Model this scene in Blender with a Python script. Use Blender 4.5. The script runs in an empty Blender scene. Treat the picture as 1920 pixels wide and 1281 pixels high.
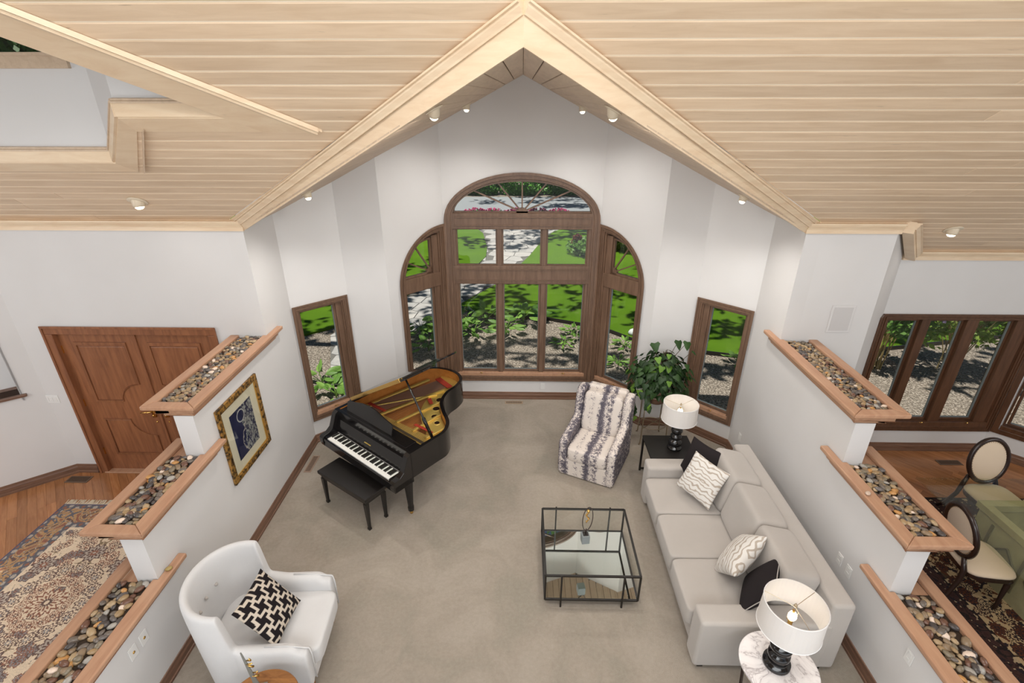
import bpy, bmesh, math, random
from mathutils import Vector, Matrix
R = math.radians
S = bpy.context.scene
C = S.collection
random.seed(7)

# ------------------------------------------------------------------ camera, world, light, exposure
cam_d = bpy.data.cameras.new('camera'); cam = bpy.data.objects.new('camera', cam_d); C.objects.link(cam)
cam_d.sensor_width = 36.0; cam_d.sensor_fit = 'HORIZONTAL'; cam_d.lens = 953.0/1920*36.0
cam_d.clip_start = 0.05; cam_d.clip_end = 300
cam.location = (0, 0, 4.5); cam.rotation_euler = (R(90-24.95), 0, R(1.12))
S.camera = cam
S.view_settings.view_transform = 'Standard'; S.view_settings.look = 'None'
S.view_settings.gamma = 1.0; S.view_settings.use_curve_mapping = False
S.view_settings.exposure = -0.16
W = bpy.data.worlds.new('world'); S.world = W; W.use_nodes = True
wn = W.node_tree.nodes; wl = W.node_tree.links
for n in list(wn): wn.remove(n)
sky = wn.new('ShaderNodeTexSky'); sky.sky_type = 'HOSEK_WILKIE'; sky.turbidity = 3.0; sky.ground_albedo = 0.35
sky.sun_direction = Vector((-0.20, -0.14, 0.97)).normalized()
bg = wn.new('ShaderNodeBackground'); bg.inputs['Strength'].default_value = 1.15
wo = wn.new('ShaderNodeOutputWorld')
wl.new(sky.outputs[0], bg.inputs[0]); wl.new(bg.outputs[0], wo.inputs[0])
def light(kind, name, loc, energy, color=(1, 1, 1), target=None, **kw):
    d = bpy.data.lights.new(name, kind); o = bpy.data.objects.new(name, d); C.objects.link(o)
    d.energy = energy; d.color = color; o.location = loc
    for k, v in kw.items(): setattr(d, k, v)
    if target is not None:
        o.rotation_euler = (Vector(target)-Vector(loc)).to_track_quat('-Z', 'Y').to_euler()
    return o
SUN = light('SUN', 'sun', (-5, -3.5, 24), 6.2, (1.0, 0.95, 0.86), target=(0, 0, 0), angle=R(0.8))
light('AREA', 'rear_fill_light', (0, -2.6, 5.2), 560, (0.93, 0.975, 1.0), target=(0, 4.4, .2), shape='RECTANGLE', size=8.0, size_y=3.2)  # unseen fill added behind the camera to brighten the room
light('AREA', 'ceiling_fill_light', (0, 0.6, 1.0), 80, (0.95, 0.98, 1.0), target=(0, 3.6, 5.0), shape='RECTANGLE', size=8.0, size_y=2.0)  # added upward fill, stands in for light bounced onto the ceiling
light('AREA', 'overhead_fill_light', (0, 1.45, 5.72), 175, (0.97, 0.985, 1.0), target=(0, 3.0, 0), shape='RECTANGLE', size=6.5, size_y=1.2)  # added out-of-frame fill for the floor and partition walls
light('AREA', 'entry_fill_light', (-6.9, 2.2, 2.9), 55, (0.95, 0.98, 1.0), target=(-4.2, 4.6, 1.4), shape='RECTANGLE', size=1.6, size_y=2.0)  # unseen fill added on the entry side
light('AREA', 'dining_fill_light', (7.4, 2.0, 2.9), 55, (0.95, 0.98, 1.0), target=(4.5, 5.0, 1.2), shape='RECTANGLE', size=1.6, size_y=2.0)  # unseen fill added on the dining side

# ------------------------------------------------------------------ materials
MATS = {}
class NT:
    def __init__(s, name, rough=0.6, spec=0.5, color=(.8, .8, .8), metal=0.0):
        s.m = bpy.data.materials.new(name); s.m.use_nodes = True; MATS[name] = s.m
        s.n = s.m.node_tree.nodes; s.l = s.m.node_tree.links
        s.b = s.n['Principled BSDF']; s.b.inputs['Base Color'].default_value = (*color, 1)
        s.b.inputs['Roughness'].default_value = rough; s.b.inputs['Specular IOR Level'].default_value = spec
        s.b.inputs['Metallic'].default_value = metal
    def add(s, t, **kw):
        x = s.n.new(t)
        for k, v in kw.items(): setattr(x, k, v)
        return x
    def coord(s, kind='Object', scale=(1, 1, 1), rot=(0, 0, 0), loc=(0, 0, 0)):
        tc = s.add('ShaderNodeTexCoord'); mp = s.add('ShaderNodeMapping')
        mp.inputs['Scale'].default_value = scale; mp.inputs['Rotation'].default_value = rot; mp.inputs['Location'].default_value = loc
        s.l.new(tc.outputs[kind], mp.inputs[0]); return mp.outputs[0]
    def noise(s, vec, scale=5, detail=4, rough=0.55, dist=0.0):
        x = s.add('ShaderNodeTexNoise'); x.inputs['Scale'].default_value = scale; x.inputs['Detail'].default_value = detail
        x.inputs['Roughness'].default_value = rough; x.inputs['Distortion'].default_value = dist
        s.l.new(vec, x.inputs['Vector']); return x.outputs['Fac']
    def ramp(s, fac, stops, interp='LINEAR'):
        x = s.add('ShaderNodeValToRGB'); x.color_ramp.interpolation = interp
        e = x.color_ramp.elements
        while len(e) < len(stops): e.new(0.5)
        for i, (p, c) in enumerate(stops): e[i].position = p; e[i].color = (*c, 1) if len(c) == 3 else c
        s.l.new(fac, x.inputs[0]); return x.outputs[0]
    def mix(s, fac, a, b, mode='MIX'):
        x = s.add('ShaderNodeMix', data_type='RGBA', blend_type=mode)
        for i, v in ((0, fac), (6, a), (7, b)):
            if hasattr(v, 'links') or hasattr(v, 'is_linked'): s.l.new(v, x.inputs[i])
            elif i == 0: x.inputs[0].default_value = v
            else: x.inputs[i].default_value = (*v, 1)
        return x.outputs[2]
    def math(s, op, a, b=0.0):
        x = s.add('ShaderNodeMath', operation=op)
        for i, v in ((0, a), (1, b)):
            if hasattr(v, 'is_linked'): s.l.new(v, x.inputs[i])
            else: x.inputs[i].default_value = v
        return x.outputs[0]
    def color(s, out): s.l.new(out, s.b.inputs['Base Color'])
    def bump(s, h, strength=0.3, dist=0.01):
        x = s.add('ShaderNodeBump'); x.inputs['Strength'].default_value = strength; x.inputs['Distance'].default_value = dist
        s.l.new(h, x.inputs['Height']); s.l.new(x.outputs[0], s.b.inputs['Normal'])
    def rand(s): return s.add('ShaderNodeObjectInfo').outputs['Random']

def wood(name, base, dark, stretch=(1.2, 14, 14), rough=0.42, var=0.12, bump=0.05, knots=0.0, coord='Object', spec=0.5):
    t = NT(name, rough, spec)
    v = t.coord(coord, stretch)
    r = t.rand()
    off = t.add('ShaderNodeVectorMath', operation='ADD'); cx = t.add('ShaderNodeCombineXYZ')
    rr = t.math('MULTIPLY', r, 40.0)
    for i in range(3): t.l.new(rr, cx.inputs[i])
    t.l.new(v, off.inputs[0]); t.l.new(cx.outputs[0], off.inputs[1])
    g = t.noise(off.outputs[0], 2.2, 6, 0.62, 0.6)
    c = t.ramp(g, [(0.3, dark), (0.62, base)])
    light_ = tuple(min(1, x*(1+var)) for x in base); dk = tuple(x*(1-var) for x in base)
    shade = t.ramp(r, [(0.0, tuple(x/max(base[0], 1e-3)*1.0 for x in (base[0]*(1-var),)*3)), (1.0, (1+var*0.6,)*3)])
    c = t.mix(1.0, c, shade, 'MULTIPLY')
    if knots:
        k = t.noise(off.outputs[0], 5.0, 3, 0.6)
        kk = t.ramp(k, [(0.70, (0, 0, 0)), (0.78, (1, 1, 1))])
        c = t.mix(t.math('MULTIPLY', kk, knots), c, tuple(x*0.45 for x in dark))
    t.color(c); t.bump(g, bump, 0.003)
    return t.m
M_paint = NT('wall_paint', 0.75, 0.25); v = M_paint.coord(); M_paint.color(M_paint.ramp(M_paint.noise(v, 0.8, 3), [(0.3, (.625, .605, .59)), (0.7, (.665, .65, .64))]))
M_paint.bump(M_paint.noise(v, 160, 2), 0.05, 0.002); M_paint = M_paint.m
M_white = NT('white_paint', 0.5, 0.4, (.80, .79, .78)).m
M_maple = wood('maple_plank', (.75, .575, .405), (.65, .475, .315), (0.9, 9, 9), 0.45, 0.10, 0.03, 0.5)
M_tongue_highlight = NT('maple_groove_highlight', 0.5, 0.3, (.95, .83, .66)).m  # cream set bright to stand in for light caught along the plank joints
M_mapletrim = wood('maple_trim', (.76, .60, .42), (.68, .50, .33), (1.2, 1.2, 7), 0.42, 0.05, 0.02, 0.25)
M_mapledark = wood('maple_soffit', (.60, .46, .33), (.50, .37, .26), (9, 0.9, 9), 0.5, 0.06, 0.03)
M_window = wood('window_oak', (.175, .102, .064), (.105, .058, .035), (9, 9, 1.0), 0.42, 0.06, 0.05)
M_diningoak = wood('dining_window_wood', (.115, .052, .026), (.062, .027, .013), (9, 9, 1.0), 0.35, 0.06, 0.05)
M_base = wood('baseboard_wood', (.20, .105, .065), (.12, .06, .038), (1.5, 1.5, 20), 0.4, 0.05, 0.04)
M_planter = wood('planter_oak', (.47, .275, .17), (.38, .20, .12), (9, 1.0, 9), 0.38, 0.04, 0.04)
M_door = wood('door_wood', (.29, .115, .05), (.17, .062, .028), (9, 9, 0.9), 0.38, 0.06, 0.04)
M_floor = wood('hardwood_plank', (.42, .185, .075), (.30, .12, .045), (1.3, 12, 12), 0.24, 0.22, 0.02)
M_walnut = wood('walnut_round_top', (.30, .13, .04), (.15, .055, .016), (3, 14, 14), 0.3, 0.05, 0.02)
M_brass = NT('brass', 0.25, 0.5, (.78, .50, .16), 1.0).m
M_gold = NT('piano_gold', 0.36, 0.5, (.78, .56, .15), 0.6).m
M_nickel = NT('aged_metal', 0.35, 0.5, (.42, .34, .24), 0.9).m
M_black = NT('black_lacquer', 0.12, 0.6, (.008, .007, .007)).m
M_satin = NT('black_satin', 0.35, 0.5, (.012, .010, .009)).m
M_iron = NT('black_iron', 0.4, 0.5, (.016, .013, .011), 0.3).m
M_blackcloth = NT('black_cloth', 0.9, 0.2, (.018, .014, .015)); v = M_blackcloth.coord(); M_blackcloth.bump(M_blackcloth.noise(v, 260, 2), 0.3, 0.002); M_blackcloth = M_blackcloth.m
M_ivory = NT('ivory_key', 0.25, 0.5, (.86, .85, .80)).m
M_felt = NT('red_felt', 0.9, 0.1, (.40, .05, .03)).m
M_string = NT('string_copper', 0.35, 0.5, (.48, .30, .22), 0.7).m
M_spruce = wood('soundboard', (.56, .22, .05), (.42, .15, .03), (4, 4, 4), 0.3, 0.02, 0.01)
M_esp = NT('espresso_wood', 0.28, 0.5, (.022, .010, .007)).m
M_darkmetal = NT('vent_metal', 0.45, 0.5, (.17, .11, .075), 0.3).m
M_ventdark = NT('vent_slot', 0.8, 0.1, (.055, .035, .025)).m
M_mirror = NT('mirror', 0.02, 0.5, (.84, .87, .82), 1.0).m
M_concrete = NT('grey_stone', 0.7, 0.3, (.22, .24, .24)).m
M_blade = NT('grey_blade', 0.5, 0.4, (.20, .20, .18), 0.3).m
M_plastic = NT('white_plastic', 0.35, 0.5, (.74, .73, .71)).m
M_khaki = wood('khaki_table_base', (.34, .30, .17), (.27, .235, .13), (3, 3, 3), 0.4, 0.03, 0.02)
M_soil = NT('dark_liner', 0.9, 0.1, (.05, .035, .025)).m
M_eye = NT('cream_enamel', 0.4, 0.5, (.66, .56, .42)).m

def glass(name, tint=(.96, .98, .97), ref=0.07):
    t = NT(name); t.n.remove(t.b)
    tr = t.add('ShaderNodeBsdfTransparent'); tr.inputs[0].default_value = (*tint, 1)
    gl = t.add('ShaderNodeBsdfGlossy'); gl.inputs['Roughness'].default_value = 0.0
    mx = t.add('ShaderNodeMixShader'); lw = t.add('ShaderNodeLayerWeight'); lw.inputs[0].default_value = 0.5
    out = t.n['Material Output']
    fr_ = t.math('ADD', t.math('MULTIPLY', t.math('POWER', lw.outputs['Facing'], 4.5), 0.75), 0.022); t.l.new(fr_, mx.inputs[0]); t.l.new(tr.outputs[0], mx.inputs[1]); t.l.new(gl.outputs[0], mx.inputs[2]); t.l.new(mx.outputs[0], out.inputs[0])
    return t.m
M_glass = glass('window_glass'); M_tglass = glass('table_glass', (.975, .985, .978)); M_dglass = glass('dining_glass', (.93, .95, .89))

def fabric(name, base, dark, wscale=420, bump=0.35, big=0.05):
    t = NT(name, 0.92, 0.15); v = t.coord()
    f = t.noise(v, wscale, 2, 0.7); g = t.noise(v, 3.0, 3)
    c = t.mix(t.math('MULTIPLY', f, 0.8), dark, base); c = t.mix(0.25, c, t.ramp(g, [(0.35, dark), (0.7, base)]))
    t.color(c); t.bump(f, bump, 0.003)
    try: t.b.inputs['Sheen Weight'].default_value = 0.2
    except Exception: pass
    return t.m
M_sofa = fabric('sofa_linen', (.49, .452, .418), (.385, .352, .322))
M_cream = fabric('cream_fabric', (.66, .53, .40), (.58, .46, .34), 300, 0.15)
def ribbed(name, base, dark):
    t = NT(name, 0.9, 0.2); v = t.coord('Object')
    w = t.add('ShaderNodeTexWave', wave_type='BANDS', bands_direction='Z'); w.inputs['Scale'].default_value = 45; w.inputs['Distortion'].default_value = 0.4
    w2 = t.add('ShaderNodeTexWave', wave_type='BANDS', bands_direction='Y'); w2.inputs['Scale'].default_value = 45
    t.l.new(v, w.inputs[0]); t.l.new(v, w2.inputs[0])
    m = t.math('MULTIPLY', w.outputs['Fac'], w2.outputs['Fac'])
    t.color(t.mix(m, dark, base)); t.bump(m, 0.35, 0.002); return t.m
M_whitefab = fabric('white_ribbed_fabric', (.68, .67, .665), (.56, .55, .545), 300, 0.5)

def carpet():
    t = NT('carpet', 0.97, 0.08); v = t.coord()
    a = t.noise(v, 260, 3, 0.8); b = t.noise(v, 1.6, 5, 0.6, 0.8); c_ = t.noise(v, 28, 4, 0.7)
    col = t.ramp(b, [(0.36, (.37, .345, .275)), (0.5, (.475, .41, .335)), (0.62, (.57, .505, .42))])
    col = t.mix(t.math('MULTIPLY', a, 0.8), col, (.27, .225, .17))
    col = t.mix(0.35, col, t.ramp(c_, [(0.3, (.39, .325, .26)), (0.7, (.55, .48, .405))]))
    t.color(t.mix(1.0, col, (1.06, 1.065, 1.08), 'MULTIPLY')); t.bump(a, 0.9, 0.010); return t.m
M_carpet = carpet()

def shibori():
    t = NT('tie_dye_fabric', 0.9, 0.15); v = t.coord('Object')
    sep = t.add('ShaderNodeSeparateXYZ'); t.l.new(v, sep.inputs[0])
    n1 = t.noise(v, 26, 4, 0.7); n2 = t.noise(v, 5, 3, 0.6); n3 = t.noise(v, 70, 3, 0.8)
    x = t.math('ADD', t.math('MULTIPLY', sep.outputs[0], 46.0), t.math('MULTIPLY', t.math('SUBTRACT', n1, 0.5), 4.5))
    x = t.math('ADD', x, t.math('MULTIPLY', n2, 3.0))
    s_ = t.math('SINE', x)
    wide = t.math('SINE', t.math('ADD', t.math('MULTIPLY', sep.outputs[0], 17.0), t.math('MULTIPLY', n2, 2.0)))
    k = t.math('ADD', t.math('ADD', t.math('MULTIPLY', s_, 0.34), t.math('MULTIPLY', wide, 0.42)), 0.16)
    k = t.math('ADD', k, t.math('MULTIPLY', t.math('SUBTRACT', n3, 0.5), 2.6))
    k = t.math('ADD', k, t.math('MULTIPLY', t.math('SUBTRACT', n1, 0.5), 2.4))
    c = t.ramp(k, [(0.06, (.66, .59, .53)), (0.28, (.46, .405, .385)), (0.44, (.18, .158, .175)), (0.8, (.10, .09, .11))])
    t.color(c); return t.m
M_shibori = shibori()
def swirl(name, base, line, scale=7):
    t = NT(name, 0.85, 0.2); v = t.coord('UV')
    w = t.add('ShaderNodeTexWave', wave_type='RINGS'); w.inputs['Scale'].default_value = scale*0.5; w.inputs['Distortion'].default_value = 9; w.inputs['Detail'].default_value = 1.5; w.inputs['Detail Scale'].default_value = 1.3
    mp = t.coord('UV', loc=(-0.5, -0.5, 0)); t.l.new(mp, w.inputs[0])
    t.color(t.ramp(w.outputs['Fac'], [(0.0, line), (0.20, line), (0.30, base), (1.0, base)])); return t.m
M_swirl = swirl('swirl_pillow_fabric', (.68, .65, .61), (.42, .36, .30))
def vcol(name, rough=0.9, attr='Col', bump=0.0):
    t = NT(name, rough, 0.15); a = t.add('ShaderNodeVertexColor', layer_name=attr); t.color(a.outputs[0])
    if bump: t.bump(t.noise(t.coord(), 200, 2), bump, 0.004)
    return t.m
M_vc = vcol('woven_colours', 0.95, bump=0.4); M_art = vcol('art_print', 0.5)
M_mat = NT('art_mat_board', 0.8, 0.2, (.70, .60, .46)).m
t = NT('gilt_frame', 0.35, 0.5); v = t.coord(); t.color(t.ramp(t.noise(v, 26, 4, 0.7), [(0.42, (.035, .02, .008)), (0.56, (.42, .22, .05))])); t.b.inputs['Metallic'].default_value = 0.4; M_gilt = t.m
t = NT('marble', 0.12, 0.5); v = t.coord('Object', (1, 1, 1), (0, 0, 0.7)); n = t.noise(v, 3.2, 8, 0.62, 1.6)
ab = t.math('ABSOLUTE', t.math('SUBTRACT', n, 0.5)); t.color(t.ramp(ab, [(0.0, (.42, .38, .38)), (0.022, (.70, .665, .66)), (0.10, (.80, .765, .755))])); M_marble = t.m
def shade_mat():
    t = NT('lamp_shade_fabric', 0.8, 0.2, (.76, .73, .71))
    tl = t.add('ShaderNodeBsdfTranslucent'); tl.inputs[0].default_value = (.80, .78, .75, 1)
    mx = t.add('ShaderNodeMixShader'); mx.inputs[0].default_value = 0.30
    out = t.n['Material Output']; t.l.new(t.b.outputs[0], mx.inputs[1]); t.l.new(tl.outputs[0], mx.inputs[2]); t.l.new(mx.outputs[0], out.inputs[0]); return t.m
M_shade = shade_mat()
def emis(name, col, s):
    t = NT(name); t.b.inputs['Emission Color'].default_value = (*col, 1); t.b.inputs['Emission Strength'].default_value = s; return t.m
M_bulb = emis('bulb_glow', (1, .82, .55), 9); M_spot = emis('spot_glow', (1, .86, .62), 4)
def pebble_mat():
    t = NT('river_pebble', 0.28, 0.5); r = t.rand()
    c = t.ramp(r, [(0.0, (.07, .06, .058)), (0.12, (.15, .125, .105)), (0.24, (.25, .18, .115)), (0.38, (.15, .075, .05)), (0.50, (.33, .225, .12)), (0.62, (.20, .165, .115)), (0.73, (.40, .29, .17)), (0.84, (.13, .115, .11)), (0.90, (.50, .26, .09)), (0.945, (.36, .34, .31)), (0.98, (.74, .60, .50))], 'CONSTANT')
    v = t.coord('Object', (60, 60, 60)); n = t.noise(v, 1.0, 4, 0.6, 1.0)
    t.color(t.mix(0.55, c, t.mix(1.0, c, t.ramp(n, [(0.35, (.55, .55, .55)), (0.65, (1.5, 1.45, 1.35))]), 'MULTIPLY'))); return t.m
M_pebble = pebble_mat()
# outdoors
t = NT('lawn_grass', 0.9, 0.15); v = t.coord(); a = t.noise(v, 60, 4, 0.8); b = t.noise(v, 1.2, 3)
t.color(t.mix(0.5, t.ramp(a, [(0.3, (.07, .17, .010)), (0.7, (.21, .40, .02))]), t.ramp(b, [(0.3, (.11, .25, .012)), (0.7, (.20, .38, .02))]))); t.bump(a, 1.0, 0.05); M_lawn = t.m
t = NT('gravel_bed', 0.9, 0.2); v = t.coord(); vo = t.add('ShaderNodeTexVoronoi'); vo.inputs['Scale'].default_value = 22; t.l.new(v, vo.inputs['Vector'])
t.color(t.ramp(t.noise(v, 26, 3, 0.9), [(0.34, (.06, .048, .038)), (0.48, (.24, .195, .16)), (0.60, (.50, .42, .36)), (0.72, (.72, .66, .60))])); t.bump(vo.outputs['Distance'], 1.0, 0.05); M_gravel = t.m
def leafmat(name, a, b, sub=0.35, c3=None):
    t = NT(name, 0.5, 0.4); r = t.rand(); n = t.noise(t.coord('Object'), 9 if c3 is None else 1.2, 3)
    f = t.math('ADD', t.math('MULTIPLY', r, 0.5), t.math('MULTIPLY', n, 0.5))
    col = t.ramp(f, [(0.25, a), (0.7, b)] if c3 is None else [(0.25, a), (0.6, b), (0.8, c3)])
    t.color(col)
    tl = t.add('ShaderNodeBsdfTranslucent'); t.l.new(col, tl.inputs[0]); mx = t.add('ShaderNodeMixShader'); mx.inputs[0].default_value = sub
    out = t.n['Material Output']; t.l.new(t.b.outputs[0], mx.inputs[1]); t.l.new(tl.outputs[0], mx.inputs[2]); t.l.new(mx.outputs[0], out.inputs[0]); return t.m
M_ivy = leafmat('ivy_leaf', (.008, .024, .006), (.032, .078, .016), 0.12)
M_ivylight = leafmat('ivy_leaf_young', (.13, .26, .03), (.20, .36, .05), 0.25)
M_hosta = leafmat('hosta_leaf', (.10, .22, .035), (.26, .44, .09), 0.3)
M_hedge = leafmat('hedge_leaf', (.05, .17, .02), (.13, .34, .05), 0.2)
M_tree = leafmat('tree_leaf', (.03, .10, .015), (.10, .24, .04), 0.3)
M_shrub = leafmat('shrub_leaf', (.12, .22, .03), (.34, .44, .08), 0.35)
M_lilac = NT('lilac_petal', 0.7, 0.2, (.55, .42, .68)).m
M_pink = NT('pink_petal', 0.7, 0.2, (.55, .10, .22)).m
M_bark = NT('bark', 0.9, 0.1, (.10, .075, .05)).m
M_twig = NT('dry_twig', 0.9, 0.1, (.35, .26, .12)).m
M_stone = NT('flagstone', 0.8, 0.2); r = M_stone.rand(); M_stone.color(M_stone.mix(0.4, M_stone.ramp(r, [(0, (.34, .33, .33)), (1, (.52, .48, .46))]), M_stone.ramp(M_stone.noise(M_stone.coord(), 7, 4), [(0.3, (.30, .29, .29)), (0.7, (.56, .52, .50))]))); M_stone = M_stone.m
M_mortar = NT('path_mortar', 0.95, 0.1, (.16, .15, .14)).m
M_asphalt = NT('asphalt', 0.95, 0.1, (.30, .31, .33)).m
M_fence = NT('fence_board', 0.9, 0.1, (.34, .26, .21)).m
M_house = NT('exterior_shell', 0.9, 0.1, (.45, .40, .35)).m

# ------------------------------------------------------------------ mesh helpers
class MB:
    def __init__(s): s.v = []; s.f = []; s.uv = None
    def add(s, vs, fs):
        o = len(s.v); s.v += [tuple(p) for p in vs]; s.f += [tuple(i+o for i in f) for f in fs]; return s
    def box(s, c, size, rot=None):
        hx, hy, hz = (q/2 for q in size)
        vs = [Vector((x, y, z)) for x in (-hx, hx) for y in (-hy, hy) for z in (-hz, hz)]
        if rot is not None: vs = [rot @ p for p in vs]
        vs = [p+Vector(c) for p in vs]
        return s.add(vs, [(0, 1, 3, 2), (4, 6, 7, 5), (0, 4, 5, 1), (2, 3, 7, 6), (0, 2, 6, 4), (1, 5, 7, 3)])
    def bb(s, a, b): return s.box([(a[i]+b[i])/2 for i in range(3)], [abs(b[i]-a[i]) for i in range(3)])
    def beam(s, a, b, w, h=None, up=(0, 0, 1)):
        a, b = Vector(a), Vector(b); d = b-a; L = d.length; z = d.normalized()
        u = Vector(up); x = u.cross(z)
        if x.length < 1e-4: x = Vector((1, 0, 0))
        x.normalize(); y = z.cross(x); m = Matrix((x, y, z)).transposed()
        return s.box((a+b)/2, (w, h or w, L), m)
    def prism(s, pts, z0, z1):
        n = len(pts); vs = [(p[0], p[1], z0) for p in pts]+[(p[0], p[1], z1) for p in pts]
        return s.add(vs, [tuple(range(n))[::-1], tuple(range(n, 2*n))]+[(i, (i+1) % n, n+(i+1) % n, n+i) for i in range(n)])
    def hull(s, bot, top):      # two rings of 3-D points
        n = len(bot); return s.add(list(bot)+list(top), [tuple(range(n))[::-1], tuple(range(n, 2*n))]+[(i, (i+1) % n, n+(i+1) % n, n+i) for i in range(n)])
    def tube(s, pts, r, seg=8, cap=True, closed=False):
        P = [Vector(p) for p in pts]; n = len(P); rs = r if isinstance(r, (list, tuple)) else [r]*n
        base = len(s.v); prev = None
        for i, p in enumerate(P):
            d = (P[(i+1) % n]-P[i-1]) if closed else (P[min(i+1, n-1)]-P[max(i-1, 0)])
            d.normalize()
            if prev is None: x = Vector((0, 0, 1)).cross(d); x = x if x.length > 0.05 else Vector((1, 0, 0)).cross(d)
            else: x = prev-d*prev.dot(d)
            x.normalize(); prev = x; y = d.cross(x)
            for k in range(seg):
                a = 2*math.pi*k/seg; s.v.append(tuple(p+(x*math.cos(a)+y*math.sin(a))*rs[i]))
        m = n if closed else n-1
        for i in range(m):
            j = (i+1) % n
            for k in range(seg):
                k2 = (k+1) % seg; s.f.append((base+i*seg+k, base+i*seg+k2, base+j*seg+k2, base+j*seg+k))
        if cap and not closed:
            s.f.append(tuple(base+k for k in range(seg))[::-1]); s.f.append(tuple(base+(n-1)*seg+k for k in range(seg)))
        return s
    def lathe(s, prof, seg=24, c=(0, 0, 0), cap=True):
        base = len(s.v); n = len(prof)
        for r, z in prof:
            for k in range(seg):
                a = 2*math.pi*k/seg; s.v.append((c[0]+r*math.cos(a), c[1]+r*math.sin(a), c[2]+z))
        for i in range(n-1):
            for k in range(seg):
                k2 = (k+1) % seg; s.f.append((base+i*seg+k, base+i*seg+k2, base+(i+1)*seg+k2, base+(i+1)*seg+k))
        if cap:
            s.f.append(tuple(base+k for k in range(seg))[::-1]); s.f.append(tuple(base+(n-1)*seg+k for k in range(seg)))
        return s
    def sphere(s, c, rx, ry=None, rz=None, seg=12, rings=8, rot=None):
        ry = ry or rx; rz = rz or rx; base = len(s.v)
        for i in range(rings+1):
            ph = math.pi*i/rings
            for k in range(seg):
                a = 2*math.pi*k/seg; p = Vector((rx*math.sin(ph)*math.cos(a), ry*math.sin(ph)*math.sin(a), rz*math.cos(ph)))
                if rot is not None: p = rot @ p
                s.v.append(tuple(p+Vector(c)))
        for i in range(rings):
            for k in range(seg):
                k2 = (k+1) % seg; s.f.append((base+i*seg+k, base+(i+1)*seg+k, base+(i+1)*seg+k2, base+i*seg+k2))
        return s
    def superbox(s, c, hx, hy, hz, e=0.35, ez=None, seg=40, rings=20):
        ez = ez or e; base = len(s.v); sg = lambda w, m: math.copysign(abs(w)**m, w)
        for i in range(rings+1):
            ph = -math.pi/2+math.pi*i/rings
            for k in range(seg):
                a = 2*math.pi*k/seg
                s.v.append((c[0]+hx*sg(math.cos(ph), ez)*sg(math.cos(a), e), c[1]+hy*sg(math.cos(ph), ez)*sg(math.sin(a), e), c[2]+hz*sg(math.sin(ph), ez)))
        for i in range(rings):
            for k in range(seg):
                k2 = (k+1) % seg; s.f.append((base+i*seg+k, base+i*seg+k2, base+(i+1)*seg+k2, base+(i+1)*seg+k))
        return s
    def mesh(s, name):
        me = bpy.data.meshes.new(name); me.from_pydata(s.v, [], s.f); me.validate()
        bm = bmesh.new(); bm.from_mesh(me); bmesh.ops.remove_doubles(bm, verts=bm.verts, dist=1e-5)
        bmesh.ops.recalc_face_normals(bm, faces=bm.faces); bm.to_mesh(me); bm.free(); return me
    def build(s, name, mat, parent=None, loc=(0, 0, 0), rot=(0, 0, 0), smooth=False, bevel=0.0, bseg=2, raw=False):
        if raw: me = bpy.data.meshes.new(name); me.from_pydata(s.v, [], s.f)
        else: me = s.mesh(name)
        return link(name, me, mat, parent, loc, rot, smooth, bevel, bseg)
def link(name, me, mat, parent=None, loc=(0, 0, 0), rot=(0, 0, 0), smooth=False, bevel=0.0, bseg=2):
    o = bpy.data.objects.new(name, me); C.objects.link(o)
    if mat is not None and len(me.materials) == 0: me.materials.append(mat)
    o.location = loc; o.rotation_euler = rot
    if parent is not None: o.parent = parent
    if smooth:
        for p in me.polygons: p.use_smooth = True
    if bevel:
        b = o.modifiers.new('bevel', 'BEVEL'); b.width = bevel; b.segments = bseg; b.limit_method = 'ANGLE'; b.angle_limit = R(40)
        if bseg > 2:
            for p in me.polygons: p.use_smooth = True
            w = o.modifiers.new('wn', 'WEIGHTED_NORMAL'); w.keep_sharp = False
    return o
def empty(name, label, cat, loc=(0, 0, 0), rz=0.0, group=None, kind=None, rot=None):
    o = bpy.data.objects.new(name, None); C.objects.link(o); o.location = loc; o.rotation_euler = rot or (0, 0, rz); o.empty_display_size = 0.1
    if kind: o['kind'] = kind
    if label: o['label'] = label
    if cat: o['category'] = cat
    if group: o['group'] = group
    return o
def tag(o, label, cat, group=None):
    o['label'] = label; o['category'] = cat
    if group: o['group'] = group
    return o
def struct(o, label=None):
    o['kind'] = 'structure'
    if label: o['label'] = label
    return o
MZ = lambda y: 7.0297-0.678*y              # main ceiling plane
DZ = lambda x, y: 4.7153+0.01905*y-0.5077*abs(x)   # gable ceiling plane

# ------------------------------------------------------------------ walls
def wall_panel(name, O, rz, outer, holes=(), thick=0.16, mat=None, label=None):
    bm = bmesh.new(); edges = []
    for loop in [outer]+list(holes):
        vs = [bm.verts.new((p[0], 0, p[1])) for p in loop]
        edges += [bm.edges.new((vs[i], vs[(i+1) % len(vs)])) for i in range(len(vs))]
    bmesh.ops.triangle_fill(bm, use_beauty=True, use_dissolve=False, edges=edges, normal=(0, -1, 0))
    r = bmesh.ops.extrude_face_region(bm, geom=list(bm.faces))
    bmesh.ops.translate(bm, vec=(0, thick, 0), verts=[g for g in r['geom'] if isinstance(g, bmesh.types.BMVert)])
    bmesh.ops.recalc_face_normals(bm, faces=bm.faces)
    me = bpy.data.meshes.new(name); bm.to_mesh(me); bm.free()
    return struct(link(name, me, mat or M_paint, None, (O[0], O[1], 0), (0, 0, rz)), label)
def seg(P, Q): return math.atan2(Q[1]-P[1], Q[0]-P[0]), math.hypot(Q[0]-P[0], Q[1]-P[1])
P0, P1, P2, P3 = (-2.99, 6.10), (-2.42, 6.65), (-1.84, 6.65), (-1.14, 7.386)
mir = lambda p: (-p[0], p[1])
rect = lambda a, b, c, d: [(a, b), (c, b), (c, d), (a, d)]
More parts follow.
